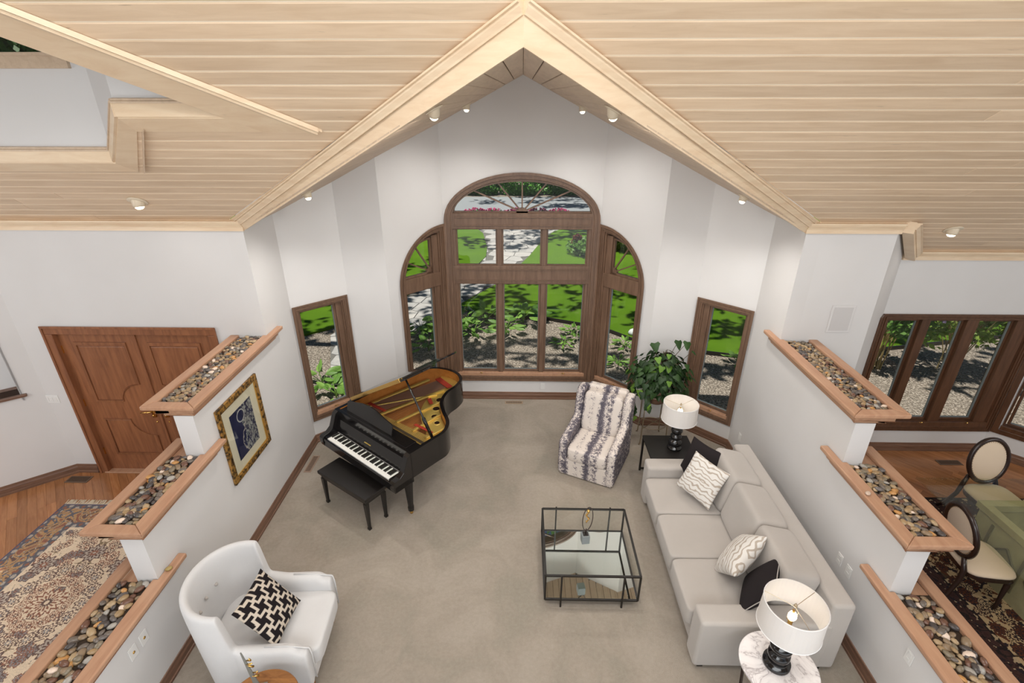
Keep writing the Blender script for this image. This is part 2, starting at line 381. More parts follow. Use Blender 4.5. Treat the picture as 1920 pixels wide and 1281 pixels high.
def ell(cx, cz, rx, rz_, a0, a1, n=28): return [(cx+rx*math.cos(a0+(a1-a0)*i/n), cz+rz_*math.sin(a0+(a1-a0)*i/n)) for i in range(n+1)]
def dz_top(P): return DZ(P[0], P[1])+0.03
# centre wall, with the big arched opening
cen_hole = [(0.10, 0.42), (2.18, 0.42)]+ell(1.14, 3.0, 1.04, 0.56, 0, math.pi)
wall_panel('wall_front', P3, 0, [(0, 0), (2.28, 0), (2.28, dz_top(P3)), (1.14, DZ(0, 7.386)+.03), (0, dz_top(P3))], [cen_hole])
aC, LC = seg(P2, P3); aA, LA = seg(P0, P1); RB = 0.80
baseboards = []
hl = [(0.25, 0.42), (0.95, 0.42), (0.95, 2.86)]+ell(0.97, 2.13, 0.72, 0.73, math.pi/2+0.03, math.pi)
hr = [(LC-p[0], p[1]) for p in hl][::-1]
wall_panel('wall_bay_left', P2, aC, [(0, 0), (LC, 0), (LC, dz_top(P3)), (0, dz_top(P2))], [hl])
wall_panel('wall_bay_right', mir(P3), -aC, [(0, 0), (LC, 0), (LC, dz_top(P2)), (0, dz_top(P3))], [hr])
wall_panel('wall_step_left', P1, 0, [(0, 0), (.58, 0), (.58, dz_top(P2)), (0, dz_top(P1))])
wall_panel('wall_step_right', mir(P2), 0, [(0, 0), (.58, 0), (.58, dz_top(P1)), (0, dz_top(P2))])
wa = rect(0.065, 0.43, LA-0.075, 2.06)
wall_panel('wall_angled_left', P0, aA, [(0, 0), (LA, 0), (LA, dz_top(P1)), (0, dz_top(P0))], [wa])
wall_panel('wall_angled_right', mir(P1), -aA, [(0, 0), (LA, 0), (LA, dz_top(P0)), (0, dz_top(P1))], [rect(0.075, 0.43, LA-0.065, 2.06)])
# stepped partition walls
y0 = 1.75
stp = lambda f: [(f(y0), 0), (f(6.1), 0), (f(6.1), 3.34), (f(5.383), 3.30), (f(5.383), 1.925), (f(3.86), 1.925), (f(3.86), 1.375), (f(2.93), 1.375), (f(2.93), 0.815), (f(y0), 0.815)]
wall_panel('wall_left', (-2.99, 0), R(90), stp(lambda y: y), thick=0.18)
wall_panel('wall_right', (2.99, 0), R(-90), stp(lambda y: -y), thick=0.18)
# entry front wall with the double door opening
EX = -5.95
zt = MZ(5.383)-0.02
wall_panel('wall_entry', (EX, 5.383), 0, [(0, 0), (0.35, 0), (0.35, 2.10), (2.32, 2.10), (2.32, 0), (2.78, 0), (2.78, zt), (0, zt)], thick=0.2)
# entry angled side wall with niche
aE = math.atan2(.625, .78); EL = 2.6; ce, se = math.cos(aE), math.sin(aE)
EO = (EX-EL*ce, 5.383-EL*se)
yat = lambda s: EO[1]+s*se
ntop = [(EL, MZ(5.383)-.02), (0, MZ(EO[1])-.02)]
wall_panel('wall_side_left', EO, aE, [(0, 0), (EL, 0)]+ntop, [rect(1.2, 1.29, EL-0.22, 2.3)], thick=0.2)
nb = empty('wall_niche', None, None, (EO[0], EO[1], 0), aE, kind='structure')
MB().bb((1.15, .3, 1.2), (2.45, .33, 2.4)).build('niche_back', M_paint, nb)
MB().bb((2.38, .0, 1.2), (2.42, .33, 2.4)).bb((1.16, .0, 1.2), (1.2, .33, 2.4)).build('niche_side', M_paint, nb)
MB().bb((1.18, -.035, 1.255), (2.44, .3, 1.29)).build('niche_shelf', MATS['baseboard_wood'], nb, bevel=.008)
# dining walls
D0, D1, D2, D3 = (2.99, 5.383), (3.945, 5.383), (4.59, 6.08), (6.57, 6.08)
D4 = (7.95, 4.70)
wall_panel('wall_dining_front', (3.17, 5.383), 0, rect(0, 0, .775, zt), thick=0.16)
aD, LD = seg(D1, D2); wall_panel('wall_dining_angled', D1, aD, [(0, 0), (LD, 0), (LD, MZ(6.08)-.02), (0, zt)], thick=0.16)
wall_panel('wall_dining_window', D2, 0, rect(0, 0, 1.98, MZ(6.08)-.02), [rect(.06, .42, 1.90, 2.05)], thick=0.18)
aF, LF = seg(D3, D4)
wall_panel('wall_dining_right', D3, aF, [(0, 0), (LF, 0), (LF, MZ(4.7)-.02), (0, MZ(6.08)-.02)], [rect(.11, .42, 1.75, 2.05)], thick=0.18)
# far side and rear shell, out of view
wall_panel('wall_side_right', (7.95, 4.70), R(-90), [(0, 0), (9.7, 0), (9.7, 2.8), (5.2, 6.9), (0, MZ(4.7)-.02)], thick=0.2)
wall_panel('wall_outer_left', (EO[0], -5.0), R(90), [(0, 0), (EO[1]+5.0, 0), (EO[1]+5.0, MZ(EO[1])-.02), (4.9, 6.9), (0, 2.9)], thick=0.2)
# floors
def slab(name, pts, z0, z1, mat): return struct(MB().prism(pts, z0, z1).build(name, mat))
slab('floor', [(-3.0, -5), (3.0, -5), (3.0, 6.1), (2.42, 6.66), (1.84, 6.66), (1.15, 7.39), (-1.15, 7.39), (-1.84, 6.66), (-2.42, 6.66), (-3.0, 6.1)], -0.2, 0.0, M_carpet)
# diagonal hardwood: every strip its own piece
def clip(poly, a, b, c):      # keep a*x+b*y<=c
    out = []
    for i in range(len(poly)):
        p, q = poly[i], poly[(i+1) % len(poly)]; dp, dq = a*p[0]+b*p[1]-c, a*q[0]+b*q[1]-c
        if dp <= 0: out.append(p)
        if dp*dq < 0: t_ = dp/(dp-dq); out.append((p[0]+(q[0]-p[0])*t_, p[1]+(q[1]-p[1])*t_))
    return out
def hardwood(name, planes, xr, yr, sub_poly, w=0.092, ang=R(-48)):
    root = slab(name, sub_poly, -0.2, -0.012, M_ventdark)
    ca, sa = math.cos(ang), math.sin(ang); cnt = 0; r = random.Random(3)
    cx, cy = (xr[0]+xr[1])/2, (yr[0]+yr[1])/2; N = int(3.6/w)
    for i in range(-N, N):
        u = -5+r.random()*1.0
        while u < 5:
            L = 1.1+r.random()*1.2; u2 = u+L
            q = [(u+.0008, i*w+.0008), (u2-.0008, i*w+.0008), (u2-.0008, (i+1)*w-.0008), (u+.0008, (i+1)*w-.0008)]
            P = [(cx+a*ca-b*sa, cy+a*sa+b*ca) for a, b in q]
            for pl in planes:
                if len(P) >= 3: P = clip(P, *pl)
            if len(P) >= 3 and cnt < 290:
                mx = sum(p[0] for p in P)/len(P); my = sum(p[1] for p in P)/len(P)
                Q = [((p[0]-mx)*ca+(p[1]-my)*sa, -(p[0]-mx)*sa+(p[1]-my)*ca) for p in P]
                MB().prism(Q, -0.011, 0.0).build('floor_board', M_floor, root, (mx, my, 0), (0, 0, ang)); cnt += 1
            u = u2
    return root
hardwood('floor_entry', [(1, 0, -3.171), (0, 1, 5.383), (-1, 0, 7.2), (0, -1, -1.5), (-.625, .78, .78*5.383+.625*5.95)], (-7.2, -3.17), (1.5, 5.38),
         [(-7.97, -5), (-3.0, -5), (-3.0, 5.6), (-5.95, 5.6), (-7.97, 3.8)])
nx, ny = math.sin(-aF), math.cos(-aF)
hardwood('floor_dining', [(-1, 0, -3.171), (0, 1, 6.08), (1, 0, 7.2), (0, -1, -2.2), (-(D2[1]-D1[1]), (D2[0]-D1[0]), -(D2[1]-D1[1])*D1[0]+(D2[0]-D1[0])*D1[1]),
                          (.707, .707, .707*(D3[0]+D3[1]))], (3.17, 7.2), (2.2, 6.08),
         [(3.0, -5), (7.95, -5), (7.95, 4.7), (6.57, 6.1), (4.59, 6.1), (3.95, 5.4), (3.0, 5.4)])

# baseboards
def baseboard(name, pts, mat=M_base):
    o = None; mb = MB()
    prof = [(0, 0), (-.022, 0), (-.022, .028), (-.016, .032), (-.016, .085), (-.011, .10), (-.008, .128), (0, .132)]
    # offset polyline to the room side (right hand of travel)
    n = len(pts); dirs = [Vector((pts[i+1][0]-pts[i][0], pts[i+1][1]-pts[i][1])).normalized() for i in range(n-1)]
    rings = []
    for i in range(n):
        d0 = dirs[max(i-1, 0)]; d1 = dirs[min(i, n-2)]; n0 = Vector((-d0.y, d0.x)); n1 = Vector((-d1.y, d1.x))
        m = (n0+n1).normalized(); k = 1/max(0.3, m.dot(n0))
        rings.append([(pts[i][0]+m.x*k*a, pts[i][1]+m.y*k*a, z) for a, z in prof])
    for i in range(n-1): mb.hull(rings[i], rings[i+1])
    return struct(mb.build(name, mat))
baseboard('baseboard_living', [(-2.99, y0), (-2.99, 6.10), P1, P2, P3, mir(P3), mir(P2), mir(P1), mir(P0), (2.99, y0)])
baseboard('baseboard_entry', [EO, (EX, 5.383), (EX+.27, 5.383)])
baseboard('baseboard_entry_right', [(-3.55, 5.383), (-3.17, 5.383)])
baseboard('baseboard_dining', [(3.17, 5.383), D1, D2, D3, D4], M_base)

# ------------------------------------------------------------------ ceilings
def ring_plank(mb, poly, th=0.014, ch=0.0035, zf=MZ, flip=False):
    """plank lying on plane z=zf(x,y); poly in plan; chamfered visible (lower) edge"""
    cx = sum(p[0] for p in poly)/len(poly); cy = sum(p[1] for p in poly)/len(poly)
    def shrink(k):
        out = []
        n = len(poly)
        for i in range(n):
            p = Vector(poly[i]); a = Vector(poly[i-1])-p; b = Vector(poly[(i+1) % n])-p
            if a.length < 1e-6 or b.length < 1e-6: out.append(tuple(p)); continue
            a.normalize(); b.normalize(); q = a+b; q = q if q.length > 1e-3 else Vector((-a.y, a.x))
            s_ = abs(a.x*b.y-a.y*b.x); q = p+(a+b)*(k/max(s_, .25)); out.append((q.x, q.y))
        return out
    low = shrink(ch)
    mb.add([(p[0], p[1], zf(*p)) for p in low]+[(p[0], p[1], zf(*p)+ch) for p in poly]+[(p[0], p[1], zf(*p)+th) for p in poly],
           [tuple(range(len(poly)))]+[(i, (i+1) % len(poly), len(poly)+(i+1) % len(poly), len(poly)+i) for i in range(len(poly))]
           + [(len(poly)+i, len(poly)+(i+1) % len(poly), 2*len(poly)+(i+1) % len(poly), 2*len(poly)+i) for i in range(len(poly))])
zm = lambda x, y: MZ(y)
def plank(root, poly, zf, mat, axis=0):
    # local frame at centroid so grain follows the length
    cx = sum(p[0] for p in poly)/len(poly); cy = sum(p[1] for p in poly)/len(poly); z0 = zf(cx, cy)
    mb = MB(); ring_plank(mb, [(p[0]-cx, p[1]-cy) for p in poly], zf=lambda a, b: zf(a+cx, b+cy)-z0)
    return mb.build('plank', mat, root, (cx, cy, z0), raw=False)
ceil = empty('ceiling', 'pale maple tongue-and-groove plank ceiling', None, kind='structure')
XV = lambda y: max(0.0, 1.331*(y-3.03))
V2 = lambda y: -1.46-1.287*(3.97-y)
dy = 0.1062; g = 0.0045; rr = random.Random(11)
def xl_(y):
    if y < 3.975: return max(V2(y), -4.6)
    if y < 4.465: return -2.83-(y-3.975)*0.92
    return -7.9
def row(y, side, a, b, y1):
    # cut a long row into two or three boards
    cuts = []
    x = a[0]+0.0; L = b[0]-a[0]
    if L > 3.2:
        c = a[0]+L*(0.3+0.4*rr.random()); cuts = [c]
    xs0 = [a[0]]+cuts+[b[0]]; xs1 = [a[1]]+[c+0.0-0.012 for c in cuts]+[b[1]]
    for i in range(len(xs0)-1):
        e = 0.0006 if cuts else 0
        p = [(xs0[i]+e, y), (xs0[i+1]-e, y), (xs1[i+1]-e, y1), (xs1[i]+e, y1)]
        if p[1][0]-p[0][0] < .03 and p[2][0]-p[3][0] < .03: continue
        plank(ceil, p, zm, M_maple)
for k in range(-8, 30):
    ya = 3.034+dy*k+g; yb = 3.034+dy*(k+1)-g
    if yb < 3.03:
        row(ya, 0, (xl_(ya), xl_(yb)), (7.9, 7.9), yb); continue
    if k < 23: row(ya, 1, (XV(ya), XV(yb)), (7.9, 7.9), yb)
    else: row(ya, 1, (3.6+(ya-5.3)*.9, 3.6+(yb-5.3)*.9), (7.9, 7.9), yb)
    if k < 23:
        row(ya, -1, (xl_(ya), xl_(yb)), (-XV(ya), -XV(yb)), yb)
# backing sheet above the boards (pale tongues in the joints; bright cream paints in highlight lines)
def sheet(name, polys, zf, mat, parent, off=0.0042, th=0.03):
    mb = MB()
    for P in polys: mb.hull([(p[0], p[1], zf(*p)+off) for p in P], [(p[0], p[1], zf(*p)+off+th) for p in P])
    return mb.build(name, mat, parent)
sheet('backing', [[(0, 3.03), (7.95, 3.03), (7.95, 5.367), (3.11, 5.367)], [(3.11, 5.367), (7.95, 5.367), (7.95, 6.3), (4.0, 6.3)],
                  [(0, 3.03), (-3.11, 5.367), (-3.3, 4.47), (-2.83, 3.975), (-1.46, 3.975), (-2.67, 3.03)], [(-3.11, 5.367), (-7.95, 5.367), (-7.95, 4.47), (-3.3, 4.47)],
                  [(-4.6, 1.53), (-2.67, 3.03), (7.95, 3.03), (7.95, 1.53)]], zm, M_tongue_highlight, ceil)
sheet('roof_board', [[(-7.97, .2), (7.95, .2), (7.95, 1.53), (-7.97, 1.53)]], zm, M_maple, ceil, 0.0)
sheet('roof_board', [[(-7.97, -5.2), (7.95, -5.2), (7.95, .2), (-7.97, .2)]], lambda x, y: 6.89+.62*(y-.2)*.9, M_maple, ceil, 0.0)
sheet('roof_board', [[(-7.97, 1.53), (-7.97, 3.0), (-6.5, 3.0), (-4.6, 1.53)]], zm, M_maple, ceil, 0.0)
# gable (vaulted bay) ceiling: planks run front to back
gab = empty('ceiling_gable', 'vaulted maple plank ceiling over the arched window bay', None, kind='structure')
wgx = 0.128/math.hypot(1, .5077)
for s_ in (-1, 1):
    for k in range(27):
        xa, xb = k*wgx+(.004 if k else .0), (k+1)*wgx-.002
        if k == 0: xa = 0.001
        f = lambda x: 3.03+x/1.27+0.004
        yc = 7.45 if xb < 1.2 else (7.45-(xb-1.14)*1.0 if xb < 1.95 else (6.75 if xb < 2.5 else 6.72-(xb-2.42)*.92))
        if xb > 3.05: continue
        P = [(s_*xa, f(xa)), (s_*xb, f(xb)), (s_*xb, max(yc, f(xb)+.05)), (s_*xa, max(yc, f(xb)+.05))]
        if s_ < 0: P = P[::-1]
        plank(gab, P, lambda x, y: DZ(x, y), M_mapledark)
sheet('backing', [[(0, 3.10), (3.2, 5.62), (3.2, 7.6), (0, 7.6)], [(0, 3.10), (0, 7.6), (-3.2, 7.6), (-3.2, 5.62)]], lambda x, y: DZ(x, y), M_ventdark, gab, 0.008, .04)
# fascia beams: four solid faces from explicit corners
def quadslab(name, a, b, c, d, th, mat, parent=None, nrm=None):
    a, b, c, d = map(Vector, (a, b, c, d)); n = nrm or (b-a).cross(d-a).normalized(); n = Vector(n)*th
    return MB().hull([a, b, c, d], [a+n, b+n, c+n, d+n]).build(name, mat, parent)
def molding(mb, A, B, out, up, prof):
    A, B, o, u = Vector(A), Vector(B), Vector(out), Vector(up)
    mb.hull([A+o*p+u*q for p, q in prof], [B+o*p+u*q for p, q in prof])
crown = [(0, 0), (.012, 0), (.016, .012), (.034, .040), (.036, .052), (.052, .056), (.052, .068), (0, .068)]
tr = empty('trim_1', 'maple fascia beam and crown moulding along the gable opening', None, kind='structure')
for s_ in (-1, 1):
    T0 = Vector((0, 3.03, 4.975)); T1 = Vector((s_*3.11, 5.367, 3.391)); B0 = Vector((0, 3.03, 4.773)); B1 = Vector((s_*2.97, 5.383, 3.285))
    back = Vector((0, 0.05, 0.0))
    MB().hull([B0, B1, T1, T0], [B0+back, B1+back, T1+back, T0+back]).build('fascia_board', M_mapletrim, tr)
    dn = Vector((-s_*-0.6, -0.8, 0)); dn = Vector((s_*0.6, -0.8, 0)).normalized()
    dn = Vector((s_*0.62, -0.78, -.1)).normalized()
    mb = MB(); molding(mb, T0+(B0-T0)*.30, T1+(B1-T1)*.62, dn, (T0-B0).normalized(), crown); mb.build('crown_moulding', M_mapletrim, tr)
tr2 = empty('trim_2', 'maple border board and crown along the wall tops', None, kind='structure')
def border(A, B, nrm, wid=.03, par=tr2, drop=.10):
    A, B = Vector(A), Vector(B); n = Vector((*nrm, 0)).normalized()
    z = lambda p: MZ(p.y)
    mb = MB(); q = [A, B, B+n*wid, A+n*wid]
    mb.hull([Vector((p.x, p.y, z(A if i in (0, 3) else B)-drop)) for i, p in enumerate(q)], [Vector((p.x, p.y, z(A if i in (0, 3) else B)+.02)) for i, p in enumerate(q)])
    mb.build('border_board', M_mapletrim, par)
    mb = MB(); a = Vector((A.x, A.y, z(A)-.055))+n*wid; b = Vector((B.x, B.y, z(B)-.055))+n*wid
    molding(mb, a, b, n, (0, 0, 1), [(p*.9, q_) for p, q_ in crown]); mb.build('crown_moulding', M_mapletrim, par)
border((-7.9, 5.383, 0), (-2.97, 5.383, 0), (0, -1))
border((2.97, 5.383, 0), (3.96, 5.383, 0), (0, -1))
border((3.96, 5.36, 0), (4.63, 6.08, 0), (.73, -.68), .10)
border((4.59, 6.08, 0), (7.0, 6.08, 0), (0, -1))
# entry skylight gable: opening trims, upper walls, clerestory window
EZ = lambda x: 5.99-0.525*abs(x+4.6)
tr3 = empty('trim_3', 'maple beam and trims framing the opening over the entry', None, kind='structure')
a0, b0 = Vector((-1.46, 3.97, MZ(3.97))), Vector((-4.6, 1.53, MZ(1.53)))
dn = Vector((-.61, .79, 0)).normalized()
Pv = lambda s_, o_: (-1.46-.79*s_-.61*o_, 3.97-.61*s_+.79*o_)
vb = [Pv(0, 0), Pv(3.97, 0), Pv(3.97, .265), (-1.893, 3.97)]
MB().hull([(x, y, MZ(y)-.018) for x, y in vb], [(x, y, MZ(y)+.05) for x, y in vb]).build('valley_board', M_mapletrim, tr3)
mb = MB(); q0, q1 = Pv(.03, .0), Pv(3.97, .0); molding(mb, (*q0, MZ(q0[1])-.018), (*q1, MZ(q1[1])-.018), (-.61, .79, 0), (0, 0, -1), [(-.015, -.02), (-.015, .012), (.01, .014), (.016, .030), (.05, .036), (.066, .020), (.075, .0), (.075, -.02)]); mb.build('crown_moulding', M_mapletrim, tr3)
K = [(-1.86, 3.84), (-2.84, 3.84), (-3.36, 4.36), (-7.9, 4.36)]
Kd = [(-1.72, 3.975), (-2.83, 3.975), (-3.27, 4.47), (-7.9, 4.47)]
for i in range(3):
    a, b, c, d = K[i], K[i+1], Kd[i+1], Kd[i]
    lo = [Vector((p[0], p[1], MZ(p[1])-.012)) for p in (a, b, c, d)]; hi = [Vector((p[0], p[1], max(MZ(p[1]), 0)+.06 if j < 2 else MZ(p[1])+.01)) for j, p in enumerate((a, b, c, d))]
    MB().hull(lo, hi).build('soffit_board', M_mapletrim, tr3)
    A = Vector((*a, MZ(a[1]))); B = Vector((*b, MZ(b[1]))); n = Vector((-(b[1]-a[1]), b[0]-a[0], 0)).normalized()
    n = Vector((0, -1, 0)) if i != 1 else Vector((-.7, -.7, 0)) * 1
    q = lambda p, o, z: p+n*o+Vector((0, 0, z))
    MB().hull([q(A, 0, 0), q(B, 0, 0), q(B, .02, 0), q(A, .02, 0)], [q(A, 0, .085), q(B, 0, .085), q(B, .02, .085), q(A, .02, .085)]).build('wall_base_board', M_mapletrim, tr3)
    mb = MB(); molding(mb, q(A, .0, .085), q(B, .0, .085), n, (0, 0, 1), [(0, 0), (.028, 0), (.03, .012), (.02, .018), (.022, .03), (0, .035)]); mb.build('cap_moulding', M_mapledark, tr3)  # darker maple puts the moulding's shading lines into its colour
mb = MB(); molding(mb, (-2.80, 3.985, MZ(3.985)-.02), (-3.22, 4.465, MZ(4.465)-.02), (.74, -.67, 0), (0, 0, 1), [(0, -.01), (.03, -.01), (.05, .02), (.075, .03), (0, .04)]); mb.build('cap_moulding', M_mapledark, tr3)
def upwall(name, A, B, holes=()):
    a, L = seg(A, B)
    pts = [(0, MZ(A[1])+.03), (L, MZ(B[1])+.03)]
    n = 10
    tops = []
    for i in range(n+1):
        s__ = L*(1-i/n); x = A[0]+math.cos(a)*s__; tops.append((s__, max(EZ(x), MZ(A[1]+math.sin(a)*s__)+.04)))
    return wall_panel(name, A, a, pts+tops, holes, thick=.1)
upwall('wall_upper_right', (-2.84, 3.84), (-1.45, 3.84))
upwall('wall_upper_angled', (-3.36, 4.36), (-2.84, 3.84))
upwall('wall_upper_front', (-6.6, 4.36), (-3.36, 4.36), [rect(1.1, 4.86, 3.0, 5.2)])
sheet('dormer_plane', [[(-4.6, 1.53), (-1.40, 3.97), (-1.40, 4.5), (-4.6, 4.5)], [(-4.6, 1.53), (-4.6, 4.5), (-7.8, 4.5), (-7.8, 4.0)]], lambda x, y: EZ(x), M_white, empty('ceiling_dormer', None, None, kind='structure'), .03)
wn_ = empty('window_1', 'small high window frame above the entry opening', None, (-6.6, 4.36, 0), 0, kind='structure')
mb = MB().bb((1.0, -.03, 4.755), (3.13, 0.02, 4.86)).bb((3.0, -.03, 4.86), (3.13, .02, 5.3)).bb((1.0, -.03, 4.86), (1.1, .02, 5.3)).bb((1.0, -.03, 5.2), (3.13, .02, 5.3)); mb.build('window_frame', M_mapledark, wn_)
MB().bb((1.0, -.05, 4.84), (3.05, .08, 4.862)).build('window_sill', M_mapledark, wn_)
MB().bb((1.1, .05, 4.86), (3.0, .06, 5.2)).build('pane', M_glass, wn_)

# ------------------------------------------------------------------ windows
def frame_ring(mb, outer, inner, y0_, y1_):
    n = len(outer); o = len(mb.v)
    for P in (outer, inner):
        for y in (y0_, y1_): mb.v += [(p[0], y, p[1]) for p in P]
    O0, O1, I0, I1 = o, o+n, o+2*n, o+3*n
    for i in range(n):
        j = (i+1) % n
        mb.f += [(O0+i, O0+j, I0+j, I0+i), (O1+i, I1+i, I1+j, O1+j), (O0+i, O1+i, O1+j, O0+j), (I0+i, I0+j, I1+j, I1+i)]
def rring(mb, a, b, c, d, w, y0_, y1_, wb=None): frame_ring(mb, rect(a, b, c, d), rect(a+w, b+(wb or w), c-w, d-w), y0_, y1_)
def casement(root, a, b, c, d, wood_, crank=None, hinge=None):
    mb = MB(); rring(mb, a, b, c, d, .030, .045, .095); mb.build('sash', wood_, root, bevel=.003)
    mb = MB(); rring(mb, a+.028, b+.028, c-.028, d-.028, .006, .06, .09); mb.build('glazing_bead', MATS['grey_stone'], root)
    MB().bb((a+.03, .07, b+.03), (c-.03, .076, d-.03)).build('pane', M_glass, root)
    if crank is not None:
        k = MB().box((crank, -.0+.015, b-.028), (.07, .035, .018)).beam((crank-.01, .0, b-.02), (crank+.03, -.03, b-.005), .012, .008).sphere((crank+.034, -.034, b-.003), .011)
        k.build('crank_handle', M_brass, root, smooth=False)
def pane(root, a, b, c, d, wood_):
    mb = MB(); rring(mb, a, b, c, d, .022, .05, .095); mb.build('sash', wood_, root)
    MB().bb((a+.02, .07, b+.02), (c-.02, .076, d-.02)).build('pane', M_glass, root)
# centre window
wc = empty('window_2', 'large arched centre window in stained wood with fan light', None, (P3[0], P3[1], 0), 0, kind='structure')
n = 28
def arch(x0_, x1_, zb, zc, rz_): cx = (x0_+x1_)/2; rx = (x1_-x0_)/2; return [(x0_, zb), (x1_, zb)]+ell(cx, zc, rx, rz_, 0, math.pi, n)
mb = MB(); frame_ring(mb, arch(.025, 2.255, .367, 3.0, .64), arch(.10, 2.18, .44, 3.0, .565), -.022, .02); mb.build('casing', M_window, wc, bevel=.004)
mb = MB(); frame_ring(mb, arch(.015, 2.265, .357, 3.0, .655), arch(.045, 2.235, .387, 3.0, .62), -.036, -.02); mb.build('outer_bead', M_window, wc)
mb = MB(); frame_ring(mb, arch(.062, 2.218, .404, 3.0, .603), arch(.074, 2.206, .416, 3.0, .591), -.030, -.02); mb.build('casing_bead', M_window, wc)
mb = MB(); frame_ring(mb, arch(.085, 2.195, .42, 3.0, .58), arch(.125, 2.155, .455, 3.0, .54), .0, .16); mb.build('jamb', M_window, wc)
for z0_, z1_ in ((2.03, 2.31), (2.86, 3.09)):
    MB().bb((.12, .005, z0_), (2.16, .13, z1_)).build('transom_rail', M_window, wc, bevel=.006)
    mb = MB(); rring(mb, .15, z0_+.05, 2.13, z1_-.05, .012, -.006, .01); mb.build('rail_bead', M_window, wc)
xs = [(.165, .775), (.845, 1.435), (1.505, 2.115)]
for x in (.81, 1.47):
    MB().bb((x-.035, .02, .45), (x+.035, .12, 2.05)).bb((x-.035, .02, 2.30), (x+.035, .12, 2.88)).build('mullion', M_window, wc, bevel=.005)
for x in (.147, 2.133): MB().bb((x-.025, .02, .45), (x+.025, .12, 2.05)).bb((x-.025, .02, 2.30), (x+.025, .12, 2.88)).build('jamb_stop', M_window, wc, bevel=.004)
for i, (a, b) in enumerate(xs):
    casement(wc, a, .51, b, 2.04, M_window, (a+b)/2 if i != 1 else None); pane(wc, a, 2.30, b, 2.87, M_window)
MB().bb((.10, -.01, .44), (2.18, .06, .50)).build('window_sill', MATS['planter_oak'], wc, bevel=.004)
mb = MB(); frame_ring(mb, arch(.13, 2.15, 3.085, 3.09, .455), arch(.16, 2.12, 3.11, 3.11, .41), .05, .095); mb.build('sash', M_window, wc)
fan = [(1.14+(.99)*math.cos(a), 3.09+.44*math.sin(a)) for a in [math.pi*i/n for i in range(n+1)]]
mb = MB(); mb.hull([(p[0], .07, p[1]) for p in fan], [(p[0], .076, p[1]) for p in fan]); mb.build('pane', M_glass, wc)
hub = [(1.14+.085*math.cos(a), 3.09+.07*math.sin(a)) for a in [math.pi*i/12 for i in range(13)]]
MB().hull([(p[0], .05, p[1]) for p in hub], [(p[0], .095, p[1]) for p in hub]).build('fan_hub', M_window, wc)
for a in (24, 50, 90, 130, 156):
    ex, ez_ = .98*math.cos(R(a)), .44*math.sin(R(a)); t_ = 1/math.sqrt((math.cos(R(a))/.98)**2+(math.sin(R(a))/.44)**2)
    MB().beam((1.14+.07*math.cos(R(a)), .073, 3.10+.06*math.sin(R(a))), (1.14+t_*math.cos(R(a)), .073, 3.09+t_*math.sin(R(a))), .02, .03, up=(0, 1, 0)).build('fan_bar', M_window, wc)
# bay windows (quarter arches), mirrored
def bay(name, lab, loc, rz, m):
    w = empty(name, lab, None, (*loc, 0), rz, kind='structure')
    X = (lambda x: x) if m > 0 else (lambda x: LC-x)
    f = lambda pts: [(X(p[0]), p[1]) for p in (pts if m > 0 else pts[::-1])]
    def qa(x0_, x1_, zb, zc, r_): return f([(x0_, zb), (x1_, zb), (x1_, zc+r_)]+ell(x1_, zc, x1_-x0_, r_, math.pi/2, math.pi, 20)[1:])
    mb = MB(); frame_ring(mb, qa(.185, 1.0, .367, 2.13, .80), qa(.255, .925, .44, 2.13, .72), -.022, .02); mb.build('casing', M_window, w, bevel=.004)
    mb = MB(); frame_ring(mb, qa(.175, 1.008, .357, 2.13, .815), qa(.205, .98, .387, 2.13, .78), -.036, -.02); mb.build('outer_bead', M_window, w)
    mb = MB(); frame_ring(mb, qa(.222, .963, .404, 2.13, .763), qa(.234, .951, .416, 2.13, .751), -.030, -.02); mb.build('casing_bead', M_window, w)
    mb = MB(); frame_ring(mb, qa(.245, .94, .42, 2.13, .735), qa(.28, .90, .455, 2.13, .70), 0, .16); mb.build('jamb', M_window, w)
    MB().bb((X(.27), .005, 2.03), (X(.91), .13, 2.24)).build('transom_rail', M_window, w, bevel=.006)
    a, b = sorted((X(.29), X(.80)))
    casement(w, a, .51, b, 2.04, M_window, (a+b)/2)
    MB().bb((X(.80), .02, .45), (X(.91), .12, 2.8)).build('mullion', M_window, w, bevel=.005)
    MB().bb((X(.26), -.01, .44), (X(.92), .06, .50)).build('window_sill', MATS['planter_oak'], w, bevel=.004)
    mb = MB(); frame_ring(mb, qa(.285, .81, 2.235, 2.24, .53), qa(.315, .78, 2.265, 2.27, .47), .05, .095); mb.build('sash', M_window, w)
    P = qa(.30, .79, 2.25, 2.25, .50); MB().hull([(p[0], .07, p[1]) for p in P], [(p[0], .076, p[1]) for p in P]).build('pane', M_glass, w)
    hb = f([(.80, 2.24), (.80, 2.35)]+[(.80-.10*math.cos(t_), 2.24+.10*math.sin(t_)) for t_ in (1.3, .9, .5, .0)])
    MB().hull([(p[0], .05, p[1]) for p in hb], [(p[0], .095, p[1]) for p in hb]).build('fan_hub', M_window, w)
    for a_ in (28, 58):
        MB().beam((X(.80-.08*math.cos(R(a_))), .073, 2.25+.08*math.sin(R(a_))), (X(.80-.50*math.cos(R(a_))), .073, 2.25+.50*math.sin(R(a_))), .018, .03, up=(0, 1, 0)).build('fan_bar', M_window, w)
bay('window_3', 'quarter-arch side window left of the big arched window', P2, aC, 1)
bay('window_4', 'quarter-arch side window right of the big arched window', mir(P3), -aC, -1)
